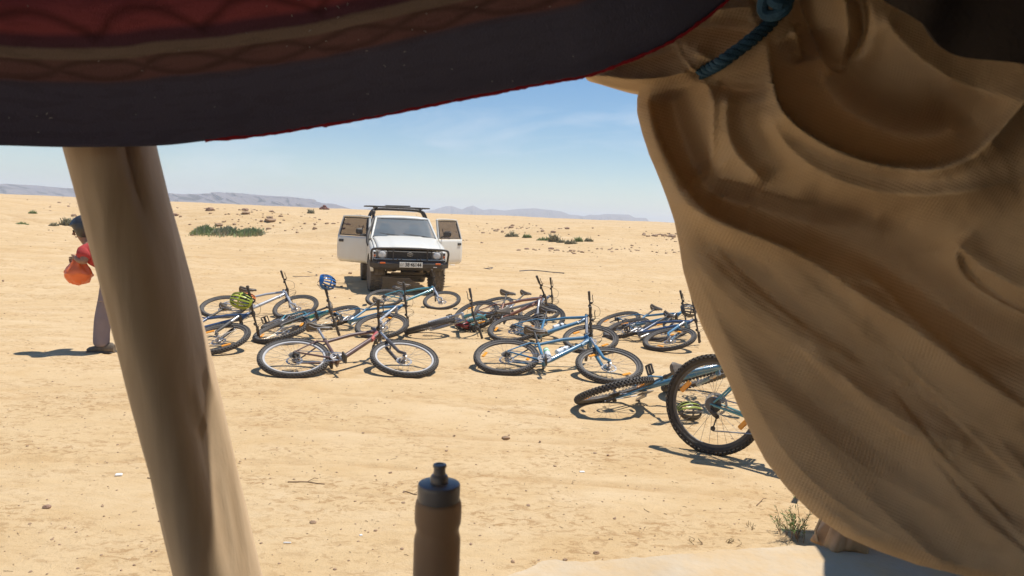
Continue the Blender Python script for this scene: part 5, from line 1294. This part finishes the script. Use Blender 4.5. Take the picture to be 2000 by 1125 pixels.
# chassis, axle, springs
mb = MB()
for s in (-1, 1): mb.box((-1.6, s * .42, .56), (4.5, .07, .13), bev=.01)
mb.box((-.2, 0, .60), (.9, .7, .22), bev=.04); T('chassis', mb, M_UNDER)
mb = MB(); mb.tube([(0, -.62, .385), (0, -.2, .36), (0, .2, .36), (0, .62, .385)], [.04, .05, .05, .04], 8); mb.lathe([(.05, -.09), (.13, -.05), (.13, .05), (.05, .09)], 14, Matrix.Translation((0, .22, .37)) @ Matrix.Rotation(R(90), 4, 'Y'))
mb.tube([(.18, -.60, .36), (.18, .58, .36)], .018, 8); T('front_axle', mb, M_UNDER)
mb = MB(); mb.tube([(-2.85, -.62, .385), (-2.85, .62, .385)], .055, 8); mb.lathe([(.06, -.12), (.15, -.06), (.15, .06), (.06, .12)], 14, Matrix.Translation((-2.85, 0, .385)) @ Matrix.Rotation(R(90), 4, 'Y')); T('rear_axle', mb, M_UNDER)
mb = MB()
for s in (-1, 1):
    mb.tube([(-.42, s * .47, .50), (-.2, s * .47, .43), (0, s * .47, .41), (.3, s * .47, .45), (.56, s * .47, .54)], .028, 6, flat=1.3); mb.tube([(.04, s * .56, .42), (.02, s * .50, .80)], .03, 8)
T('leaf_spring', mb, M_UNDER)
T('sump_guard', quadgrid(lambda u, v: (.62 - .75 * u, (v - .5) * .78 * (1 - .15 * u), .50 - .10 * math.sin(u * 2.2) - .015), 6, 4), M_UNDER)
mb = MB(); mb.box((.5, 0, .49), (.09, .34, .08), bev=.02); T('tow_mount', mb, M_BAR)
# cab
WX0, WZ0, WX1, WZ1 = -.40, 1.23, -.93, 1.655
def cabw(z): return float(np.interp(z, [.5, 1.0, 1.18, 1.65], [.80, .815, .80, .655]))
mb = MB()
for s in (-1, 1):
    mb = MB(); mb.tube([(-.38, s * .765, 1.17), (WX0 - .02, s * .745, WZ0), (WX1, s * .625, WZ1 - .012), (WX1 - .08, s * .60, WZ1 + .008)], [.035, .030, .026, .022], 8); T('pillar', mb, M_WHT); mb = MB()
    mb.tube([(-1.60, s * .80, .62), (-1.60, s * .795, 1.15), (-1.66, s * .69, 1.55), (-1.62, s * .63, 1.655)], [.04, .045, .035, .03], 8); T('pillar', mb, M_WHT)
def roof(u, v):
    y = (v - .5) * 2; x = WX1 + .02 - .80 * u
    z = WZ1 + .035 + .035 * math.sin(min(1, u * 1.3 + .1) * math.pi / 1.6) - .05 * abs(y) ** 3.5 - (.045 * (1 - u / .06) if u < .06 else 0)
    return (x, y * (.655 - .01 * u), z)
solid(T('roof', quadgrid(roof, 14, 18), M_WHT), .02)
T('roof_rail', MB().tube([(WX1 - .01, -.60, WZ1 + .0), (WX1, 0, WZ1 + .018), (WX1 - .01, .60, WZ1)], .020, 8), M_WHT)
def wsh(u, v):
    y = (v - .5) * 2; return (WX0 + (WX1 - WX0) * u + .05 * (1 - y * y), y * (.735 - .125 * u), WZ0 + (WZ1 - .012 - WZ0) * u)
M_WSG = M_GLS.copy(); M_WSG.name = 'windshield_glass_sky_tint'  # pale blue-grey base colour paints reflected sky into the pane, over a dust film
for n_ in M_WSG.node_tree.nodes:
    if n_.type == 'BSDF_PRINCIPLED': n_.inputs['Base Color'].default_value = (.24, .275, .285, 1); n_.inputs['Roughness'].default_value = .12
    if n_.type == 'MAP_RANGE': n_.inputs['To Min'].default_value = .28; n_.inputs['To Max'].default_value = .50
for n_ in list(M_WSG.node_tree.nodes):
    if n_.type == 'BSDF_PRINCIPLED': n_.inputs['Specular IOR Level'].default_value = 1.0
T('windshield', quadgrid(wsh, 4, 12), M_WSG)
fr = []; 
for u, v in [(0, k / 10) for k in range(11)] + [(k / 6, 1) for k in range(1, 7)] + [(1, 1 - k / 10) for k in range(1, 11)] + [(1 - k / 6, 0) for k in range(1, 6)]: fr.append(wsh(u, v))
T('windshield_seal', MB().tube(fr, .012, 6, closed=True), M_TRIM)
T('cowl', MB().box((-.375, 0, 1.205), (.10, 1.46, .035), bev=.01), M_TRIM)
for y0, y1 in ((.12, .66), (-.42, .10)):
    mb = MB(); mb.tube([(-.37, y1, 1.225), (-.405, y1 - .2, 1.262), (-.36, y0, 1.30)], [.010, .008, .006], 6); mb.tube([(-.375, y0 - .16, 1.315), (-.355, y0 + .10, 1.27), (-.36, y0 + .34, 1.245)], .007, 5); T('wiper', mb, M_TRIM)
# firewall, floor, dash, rear wall with window opening
T('dashboard', MB().box((-.55, 0, 1.10), (.30, 1.44, .20), bev=.05), M_TRIM)
T('firewall', MB().box((-.40, 0, .82), (.03, 1.5, .60)), M_UNDER)
mb = MB(); mb.box((-1.05, 0, .565), (1.28, 1.52, .05)); 
for s in (-1, 1): mb.box((-1.05, s * .775, .585), (1.26, .05, .11), bev=.01)
T('cab_floor', mb, M_WHT)
mb = MB(); mb.box((-1.66, 0, .87), (.03, 1.52, .60)); 
for s in (-1, 1): mb.box((-1.68, s * .62, 1.38), (.03, .14, .50))
mb.box((-1.68, 0, 1.61), (.03, 1.30, .08)); T('cab_back', mb, M_WHT)
T('rear_window', MB().box((-1.682, 0, 1.375), (.008, 1.12, .40)), M_GLS)
for y in (-.36, .36):
    mb = MB(); mb.box((-1.18, y, .80), (.50, .52, .16), bev=.05); mb.box((-1.44, y, 1.10), (.14, .50, .56), Matrix.Rotation(R(-10), 3, 'Y'), bev=.05); mb.box((-1.50, y, 1.44), (.09, .26, .16), bev=.04); T('seat', mb, M_SEAT)
mb = MB(); wc = Vector((-.80, .36, 1.15)); mm_ = Matrix.Rotation(R(-62), 3, 'Y')
mb.tube([wc + mm_ @ Vector((.19 * math.cos(a), .19 * math.sin(a), 0)) for a in [2 * math.pi * k / 20 for k in range(20)]], .014, 6, closed=True)
for a in (.5, 2.6, 4.7): mb.tube([wc, wc + mm_ @ Vector((.18 * math.cos(a), .18 * math.sin(a), 0))], .014, 6)
mb.tube([wc, (-.55, .36, 1.02)], .03, 8); T('steering_wheel', mb, M_TRIM)
# doors, built closed then swung about the front hinge
for s, op in ((1, 42), (-1, 39)):
    Mh = Matrix.Translation((-.50, s * .80, 0)) @ Matrix.Rotation(R(s * op) * -1 * -1 if False else R(-s * op), 4, 'Z')
    # local: x runs back along the door (negative), y outwards
    def skin(u, v):      # u along the height, v along the length
        z = .60 + .60 * u; x = -1.06 * v; r_ = .05
        zz = z
        if u < .12: x2 = x * (1 - .03 * (1 - u / .12))
        else: x2 = x
        return (x2, s * (.018 * math.sin(math.pi * min(1, u * .95 + .02)) - (.035 if u < .06 else 0)), zz)
    mb = quadgrid(skin, 10, 10)
    dm = T('door', mb, M_WHT); solid(dm, .05, 0)
    dm.matrix_basis = Mh
    # window frame leans inwards going up
    inn = lambda z: -s * (.145 * (z - 1.20) / .45)
    loop = [(-.02, 1.20), (-.14, 1.60), (-.22, 1.668), (-.96, 1.668), (-1.045, 1.60), (-1.06, 1.20)]
    L3 = interp_poly([(x, inn(z), z) for x, z in loop], 4)
    MB().tube([Vector(p) for p in L3], [.028] * len(L3), 8, flat=.8).build('window_frame', M_WHT, dm)
    il = [(-.09, 1.225), (-.19, 1.575), (-.25, 1.632), (-.94, 1.632), (-1.012, 1.575), (-1.022, 1.225)]
    MB().tube([Vector(p) for p in interp_poly([(x, inn(z), z) for x, z in il], 3)] + [Vector((-.10, inn(1.225), 1.225))], .014, 6).build('window_seal', M_TRIM, dm)
    MB().tube([(-.30, inn(1.22), 1.22), (-.30, inn(1.44), 1.46)], .010, 6).build('quarter_bar', M_TRIM, dm)
    mbg = MB(); gp = [Vector((x, inn(z) , z)) for x, z in il]; mbg.add([p + Vector((0, .002, 0)) for p in gp] + [p - Vector((0, .002, 0)) for p in gp], [tuple(range(6)), tuple(range(6, 12))[::-1]]); mbg.build('window_glass', M_GLS, dm, smooth=False)
    MB().box((-.92, s * .045, 1.085), (.155, .03, .062), bev=.012).build('door_handle', M_TRIM, dm)
    MB().box((-.55, -s * .035, .90), (.85, .03, .42), bev=.02).build('door_card', M_SEAT, dm)
    mm2 = MB(); mm2.box((-.17, s * .16, 1.335), (.07, .20, .135), bev=.03); mm2.tube([(-.13, s * .0, 1.25), (-.15, s * .12, 1.28)], .018, 6)
    mm2.build('wing_mirror', M_TRIM, dm)
    MB().box((-.55, s * .028, .78), (.95, .006, .008)).build('trim_line', M_TRIM, dm)
# snorkel on the truck's right
mb = MB(); mb.tube(interp_poly([(-.25, -.83, 1.02), (-.32, -.855, 1.12), (-.46, -.825, 1.30), (-.80, -.72, 1.55), (-.92, -.69, 1.66), (-.94, -.69, 1.76)], 4), .036, 8); mb.box((-.92, -.69, 1.78), (.12, .09, .11), bev=.03); T('snorkel', mb, M_TRIM)
# load bed
mb = MB()
for s in (-1, 1):
    mb.box((-2.83, s * .80, .98), (2.20, .05, .42), bev=.015)
    for x0, x1 in ((-3.93, -3.30), (-2.40, -1.73)): mb.box(((x0 + x1) / 2, s * .80, .68), (x1 - x0, .045, .20))
mb.box((-1.75, 0, .98), (.045, 1.58, .42)); mb.box((-3.92, 0, .98), (.045, 1.58, .42)); mb.box((-2.83, 0, .79), (2.16, 1.54, .03)); T('load_bed', mb, M_WHT)
mb = MB()
for x, zt in ((-1.86, 1.865), (-2.20, 1.865)):
    mb.tube(interp_poly([(x, -.74, 1.18), (x, -.73, 1.55), (x + .0, -.66, 1.78), (x, -.52, zt), (x, 0, zt + .012), (x, .52, zt), (x, .66, 1.78), (x, .73, 1.55), (x, .74, 1.18)], 6), .032, 10)
T('roll_hoop', mb, M_BAR)
mb = MB()
for x in (-1.72, -2.02, -2.36, -2.70): mb.box((x, 0, 1.935), (.07, 1.62 if x < -1.8 else 1.50, .03), bev=.008)
for y in (-.55, .55): mb.box((-2.2, y, 1.908), (1.15, .045, .035), bev=.01)
mb.tube([(-2.2, -.30, 1.965), (-2.1, .32, 1.975)], .018, 6); T('roof_rack', mb, M_BAR)
for s in (-1, 1): T('tail_light', MB().box((-3.945, s * .77, .98), (.02, .10, .24), bev=.01), M_AMB)
# ================================================================== PERSON carrying a basin behind the pole
def skin(name, nodes, edges, m_, parent=None, sub=2, flatr=None):
    me = bpy.data.meshes.new(name); me.from_pydata([n[0] for n in nodes], edges, []); o = bpy.data.objects.new(name, me); COL.objects.link(o)
    o.modifiers.new('s', 'SKIN').use_smooth_shade = True
    for i, n_ in enumerate(nodes): me.skin_vertices[0].data[i].radius = n_[1] if hasattr(n_[1], '__len__') else (n_[1], n_[1])
    me.skin_vertices[0].data[0].use_root = True
    s_ = o.modifiers.new('u', 'SUBSURF'); s_.levels = sub; s_.render_levels = sub
    dg = bpy.context.evaluated_depsgraph_get(); m2 = bpy.data.meshes.new_from_object(o.evaluated_get(dg)); bpy.data.objects.remove(o)
    m2.materials.clear(); m2.materials.append(m_); m2.name = name; return link(name, m2, parent)
M_SKIN = mat('skin', (.30, .16, .10), .55, var=.08, scale=20); M_HAIR = mat('dark_hair', (.02, .015, .012), .7); M_TRS = mat('mauve_grey_trousers', (.25, .20, .205), .9, var=.16, scale=9, bump=.6, bscale=16)
M_SHIRT = mat('red_shirt', (.45, .05, .045), .9, var=.1, scale=10); M_SHOE = mat('dark_shoe', (.045, .038, .033), .7, var=.2, dust=.3); M_BASIN = mat('red_plastic', (.52, .05, .045), .4, var=.08, scale=8)
M_BAG = mat('black_head_cloth', (.022, .021, .022), .42, var=.2, bump=.8, bscale=9, spec=.8); M_OBAG = mat('orange_bag', (.80, .17, .045), .35, var=.12, scale=7, bump=.5, bscale=12)
ft = ground(204, 686); kx = ft.y / FPX                          # metres per pixel there
pe = empty('person', (ft.x + .17, ft.y + .03, g1(ft.x + .17, ft.y)), 'stooping person in red shirt and mauve grey trousers behind the wooden pole, black head wrap', 'person')
# local: faces -X, z up, bent forward at the hips; near leg (toward the camera) is planted forward
nodes = [((.02, 0, .88), (.125, .155)), ((-0.063, 0.000, 0.938), (.12, .145)), ((-0.173, 0.000, 0.985), (.12, .16)), ((-0.260, 0.000, 1.030), (.095, .165)), ((-0.335, 0.000, 1.080), (.055, .055)), ((-0.375, 0.000, 1.140), (.06, .06)), ((-0.395, 0.000, 1.190), (.085, .078)), ((-0.380, 0.000, 1.260), (.078, .072)),
         ((-0.260, -0.180, 1.020), .050), ((-0.253, -0.235, 0.907), .042), ((-0.333, -0.200, 0.938), .032), ((-0.363, -0.170, 0.946), .024),
         ((-0.260, 0.180, 1.020), .050), ((-0.256, 0.220, 0.902), .042), ((-0.339, 0.050, 0.929), .034), ((-0.358, -0.050, 0.946), .026),
         ((-.0, -.09, .84), .085), ((-.10, -.10, .50), .058), ((-.155, -.10, .09), .040), ((.04, .09, .84), .085), ((.06, .10, .49), .058), ((.19, .10, .14), .040)]
edges = [(0, 1), (1, 2), (2, 3), (3, 4), (4, 5), (5, 6), (6, 7), (3, 8), (8, 9), (9, 10), (10, 11), (3, 12), (12, 13), (13, 14), (14, 15), (0, 16), (16, 17), (17, 18), (0, 19), (19, 20), (20, 21)]
body = skin('body', nodes, edges, M_SKIN, pe)
skin('trousers', [((-.02, 0, .925), (.130, .165)), ((.02, 0, .83), (.130, .16)), ((-.025, -.095, .74), .110), ((-.10, -.10, .52), .092), ((-.13, -.10, .42), .082), ((-.14, -.105, .33), .088), ((-.160, -.10, .20), .078), ((-.160, -.10, .11), .084), ((-.162, -.10, .05), .070), ((.05, .095, .74), .102), ((.07, .10, .50), .082), ((.12, .10, .33), .072), ((.18, .10, .15), .066)], [(0, 1), (1, 2), (2, 3), (3, 4), (4, 5), (5, 6), (6, 7), (7, 8), (1, 9), (9, 10), (10, 11), (11, 12)], M_TRS, pe)
skin('shirt', [((-.015, 0, .90), (.135, .17)), ((-0.063, 0.000, 0.938), (.140, .165)), ((-0.175, 0.000, 0.982), (.140, .18)), ((-0.265, 0.000, 1.025), (.110, .18)), ((-0.305, 0.000, 1.075), (.072, .07)), ((-0.270, -0.190, 1.000), .075), ((-0.265, -0.235, 0.935), .070), ((-0.270, 0.190, 1.000), .070), ((-0.255, 0.225, 0.935), .062)], [(0, 1), (1, 2), (2, 3), (3, 4), (3, 5), (5, 6), (3, 7), (7, 8)], M_SHIRT, pe)
mb = MB(); mb.box((-.07, -.125 - .062, .60), (.13, .025, .17), Matrix.Rotation(R(9), 3, 'Y'), bev=.02); mb.build('thigh_pocket', M_TRS, pe)
for (x, y, z, pitch) in ((-.115, -.10, .0, 0), (.20, .10, .03, 24)):
    mb = MB(); prof = [(.085, .030, .010, .085), (.06, .038, .0, .105), (.0, .040, .0, .10), (-.06, .043, .0, .085), (-.12, .047, .0, .062), (-.165, .040, .004, .050), (-.185, .022, .012, .036)]; V = []
    for px_, wd, z0, z1 in prof:
        for j in range(12):
            a = 2 * math.pi * j / 12; V.append(Vector((px_, wd * math.cos(a) * (1 if math.sin(a) < .2 else .8), z0 + (z1 - z0) * (.5 + .5 * math.sin(a)))))
    mb.add(V, [(i * 12 + j, (i + 1) * 12 + j, (i + 1) * 12 + (j + 1) % 12, i * 12 + (j + 1) % 12) for i in range(6) for j in range(12)] + [tuple(range(12)), tuple(72 + j for j in range(12))[::-1]])
    sh = mb.build('shoe', M_SHOE, pe); sh.location = (x, y, z); sh.rotation_euler = (0, R(pitch), 0)
    MB().box((-.05, 0, .006), (.265, .088, .022), bev=.01).build('sole', mat('shoe_sole', (.12, .10, .08), .9) if z == 0 else bpy.data.materials['shoe_sole'], sh)
# head tipped forward: face, head wrap
HC = Matrix.Translation((-.392, 0, 1.222)) @ Matrix.Rotation(R(-22), 4, 'Y')
def hpt(x, y, z): return HC @ Vector((x, y, z))
for s in (-1, 1): MB().lathe([(.004, -.003), (.012, 0), (.014, .01), (.006, .016)], 10, HC @ Matrix.Translation((0, s * .078, -.01)) @ Matrix.Rotation(R(90 * -s), 4, 'X')).build('ear', M_SKIN, body)
MB().tube([hpt(-.085, 0, .015), hpt(-.112, 0, -.018), hpt(-.095, 0, -.026)], [.010, .014, .010], 8).build('nose', M_SKIN, body)
MB().tube([hpt(-.088, -.022, -.052), hpt(-.096, 0, -.051), hpt(-.088, .022, -.052)], .0055, 6).build('mouth', mat('lips', (.28, .10, .08), .5), body)
for s in (-1, 1): MB().lathe([(.002, 0), (.010, .003), (.011, .008), (.002, .013)], 10, HC @ Matrix.Translation((-.076, s * .030, .008)) @ Matrix.Rotation(R(-90), 4, 'Y')).build('eye', M_HAIR, body)
mb = MB(); V = []
for i in range(15):                       # cloth wrapped over crown, neck and cheeks, open at the face
    b = -1.15 + (math.pi / 2 + 1.15) * i / 14
    for j in range(26):
        a = 2 * math.pi * j / 26; front = max(0, -math.cos(a)) ** 3 * (1 if b < .35 else 0); k = 1 + .09 * float(noise2(math.cos(a) * 2.4 + 4, math.sin(a) * 2.4 + b * 3, 4, 3))
        rr_2 = (.122 * k) * (1 - .42 * front); V.append(hpt(rr_2 * math.cos(b) * math.cos(a) * 1.02 + .012, rr_2 * math.cos(b) * math.sin(a) * .86, .015 + .118 * k * math.sin(b)))
mb.add(V, [(i * 26 + j, i * 26 + (j + 1) % 26, (i + 1) * 26 + (j + 1) % 26, (i + 1) * 26 + j) for i in range(14) for j in range(26)]); mb.build('head_wrap', M_BAG, pe)
# hands closed round the neck of the bag: palm with four fingers and a thumb each
for s, w0, dr in ((-1, Vector((-.364, -.17, .946)), Vector((-.7, .5, -.25)).normalized()), (1, Vector((-.36, -.05, .946)), Vector((-.5, -.75, -.2)).normalized())):
    up = Vector((0, 0, 1)); sd2 = dr.cross(up).normalized() * s
    nodes = [(tuple(w0), .022), (tuple(w0 + dr * .04), (.020, .030)), (tuple(w0 + dr * .065), (.016, .030))]; edges = [(0, 1), (1, 2)]
    for k in range(4):
        b0 = w0 + dr * .068 + up * (.022 - .015 * k); L_ = (.030, .036, .032, .026)[k]; i0 = len(nodes)
        nodes += [(tuple(b0), .0085), (tuple(b0 + dr * L_ * .8 + sd2 * .008), .008), (tuple(b0 + dr * L_ + sd2 * .026), .007)]; edges += [(2, i0), (i0, i0 + 1), (i0 + 1, i0 + 2)]
    i0 = len(nodes); nodes += [(tuple(w0 + dr * .035 + up * .030), .010), (tuple(w0 + dr * .062 + up * .040 + sd2 * .02), .009)]; edges += [(1, i0), (i0, i0 + 1)]
    skin('hand', nodes, edges, M_SKIN, pe)
Pw = Vector(pe.location)
def lumpy(rx, ry, rz, seed, n1=22, n2=16, amp=.13, tie=0.0):
    V = []
    for i in range(n2 + 1):
        b = math.pi * i / n2 - math.pi / 2
        for j in range(n1):
            a = 2 * math.pi * j / n1; k = 1 + amp * float(noise2(math.cos(a) * 2.6 + seed, math.sin(a) * 2.6 + b * 3, seed, 4))
            cz = math.sin(b); rad = math.cos(b)
            if tie > 0 and cz > 0: rad *= (1 - tie * cz * .75) * (1 + .10 * math.cos(a * 6))
            V.append(Vector((rx * rad * math.cos(a) * k, ry * rad * math.sin(a) * k, rz * cz * k * (1.35 if (tie > 0 and cz > 0) else 1))))
    mb = MB(); mb.add(V, [(i * n1 + j, i * n1 + (j + 1) % n1, (i + 1) * n1 + (j + 1) % n1, (i + 1) * n1 + j) for i in range(n2) for j in range(n1)]); return mb
ob_ = lumpy(.130, .11, .115, 7, 36, 26, .20, .62).build('plastic_bag', M_OBAG); ob_.location = Pw + Vector((-.365, -.13, .79)); tag(ob_, 'translucent orange plastic bag of fruit hanging from the hand of the stooping person', 'bag')
mb = MB()
for k in range(5):
    a = k * 1.257; mb.tube([(.035 * math.cos(a), .03 * math.sin(a), .115), (.012 * math.cos(a), .012 * math.sin(a), .155), (.020 * math.cos(a + 1), .016 * math.sin(a + 1), .185)], [.014, .010, .012], 6)
mb.build('gathered_neck', M_OBAG, ob_)
# ================================================================== SMALL THINGS ON THE GROUND
M_TWIG = mat('dry_twig', (.20, .125, .07), .95, var=.3, scale=30)
def wire(pts, r, m_, name, label, cat, dz=.01):
    P = [ground(*p) + Vector((0, 0, dz)) for p in pts]
    tag(MB().tube(interp_poly(P, 5), r, 6).build(name, m_, loc=None), label, cat)
M_HOSE = mat('dark_grey_pipe', (.10, .09, .09), .6, var=.2)
wire([(572, 540), (590, 541), (612, 540), (620, 538), (613, 535), (601, 531)], .008, M_HOSE, 'bent_wire', 'bent dark wire lying on the sand behind the silver bicycle', 'wire')
wire([(1015, 530), (1035, 528.5), (1058, 530), (1075, 532), (1102, 534)], .018, M_HOSE, 'steel_rod', 'long curved dark rod on the sand behind the grey bicycle', 'rod')
wire([(945, 524), (957, 526), (962, 523), (948, 525)], .012, M_HOSE, 'bent_wire', 'short dark strip on the sand right of the truck', 'wire')
def twig(pts, r, label):
    P = [ground(*p) + Vector((0, 0, r * .8)) for p in pts]; mb = MB(); mb.tube(interp_poly(P, 4), [r * (1 - .5 * k / (len(P) * 4)) for k in range((len(P) - 1) * 4 + 1)], 5)
    a = P[len(P) // 2]; mb.tube([a, a + Vector((.03, .03, .012)), a + Vector((.05, .045, .006))], r * .6, 4); tag(mb.build('twig', M_TWIG), label, 'twig')
twig([(562, 942), (578, 942), (600, 942), (620, 945), (634, 946)], .0035, 'long thin dry twig on sand right of the wooden pole')
twig([(788, 960), (797, 962), (808, 966), (814, 967)], .003, 'short twig just left of the dark bottle cap')
twig([(1478, 988), (1484, 982), (1489, 977)], .003, 'curled thin twig on sand left of the green weed')
twig([(288, 934), (300, 936), (312, 938)], .003, 'short twig on sand beside left edge of wooden pole')
twig([(1290, 792), (1305, 799), (1330, 803)], .004, 'dry twig on sand left of upright wheel') if False else None
def litter(px, py, w_, d_, h_, m_, label, cat, rot=0):
    p = ground(px, py); o = MB().box((0, 0, h_ / 2), (w_, d_, h_), Matrix.Rotation(R(rot), 3, 'Z'), bev=h_ * .3).build('litter' if cat != 'cigarette end' else 'cigarette_end', m_, loc=p + Vector((0, 0, -.001))); tag(o, label, cat)
M_LW = mat('white_litter', (.80, .79, .76), .6, var=.08)
litter(232, 929, .036, .026, .012, M_LW, 'small crumpled white scrap on sand left of the wooden pole', 'litter', 20)
litter(561, 1061, .034, .007, .007, M_LW, 'white cigarette end on sand right of the wooden pole', 'cigarette end', 4)
litter(705, 1046, .014, .012, .006, M_LW, 'tiny white scrap on sand left of the dark bottle', 'litter', 30)
litter(1137, 922, .03, .02, .006, M_LW, 'faint white paper scrap on sand below the edge-on wheel', 'litter', 10)
litter(884, 518, .16, .10, .02, M_LW, 'white rag on the sand beside right door of truck', 'litter', 10)
# dry straw litter on the near sand
g = np.random.default_rng(17); mb = MB()
for k in range(1500):
    y = 2.7 + 7.5 * g.random() ** 1.2; x = g.uniform(-.8, .62) * y
    if float(noise2(x * 1.3, y * 1.3, 77, 3)) < .05 and g.random() < .8: continue
    z = g1(x, y) + .002; a = g.uniform(0, 3.14); L_ = g.uniform(.006, .026) * (1 if g.random() < .9 else 2.2); d = Vector((math.cos(a), math.sin(a), 0)) * L_ / 2
    p = Vector((x, y, z)); q = Vector((-d.y, d.x, 0)) * g.uniform(-.3, .3)
    mb.tube([p - d, p + q + Vector((0, 0, .002)), p + d], g.uniform(.0006, .0014), 3)
tag(mb.build('straw', M_TWIG, smooth=False), 'bits of dry straw and twig scattered over near sand', kind='stuff')
# sand heaped in patches against the slab edge is part of the ground; the green weed by the slab
def weed(px, py, hgt, n, label, seed, lean=(0, 0)):
    c_ = ground(px, py); rr_ = random.Random(seed); mb = MB(); st = MB()
    for k in range(n):
        a = rr_.uniform(0, 6.28); top = Vector((rr_.gauss(lean[0], .35), rr_.gauss(lean[1], .3), 1)).normalized() * hgt * rr_.uniform(.5, 1.05)
        b0 = Vector((rr_.gauss(0, .02), rr_.gauss(0, .02), 0)); P = [b0, b0 + top * .5 + Vector((rr_.gauss(0, .008), 0, 0)), b0 + top]; P = interp_poly(P, 4); st.tube(P, [.0018 * (1 - .6 * j / len(P)) for j in range(len(P))], 4)
        for q in range(15):
            f = rr_.uniform(.25, 1.0); p = b0 + top * f; d = (top.normalized() * .8 + Vector((rr_.gauss(0, .8), rr_.gauss(0, .8), rr_.gauss(0, .3)))).normalized() * hgt * rr_.uniform(.09, .17); s_ = d.cross(Vector((rr_.gauss(0, 1), rr_.gauss(0, 1), 1))).normalized() * hgt * .012
            mb.add([p, p + d * .5 + s_, p + d, p + d * .5 - s_], [(0, 1, 2, 3)])
    o = empty('weed', c_, label, 'plant'); mb.build('leaves', M_WEED, o, smooth=False); st.build('stem', M_DRYST, o)
M_WEED = mat('weed_leaf', (.13, .22, .055), .7, var=.35, scale=40)
weed(1556, 1052, .20, 15, 'bushy green weed beside tan tarp at the slab edge', 3, (-.15, 0))
weed(1530, 1040, .13, 6, 'taller leaning sprig just left of the bushy weed', 5, (-.5, 0))
weed(1462, 1032, .035, 6, 'tiny flat green sprig on sand left of the bushy weed', 6)
weed(1420, 1062, .03, 7, 'flat creeping weed on sand at middle of the slab edge', 8, (.8, 0))
weed(1362, 1062, .03, 6, 'flat creeping weed leftmost by the slab edge', 9, (-.8, 0))
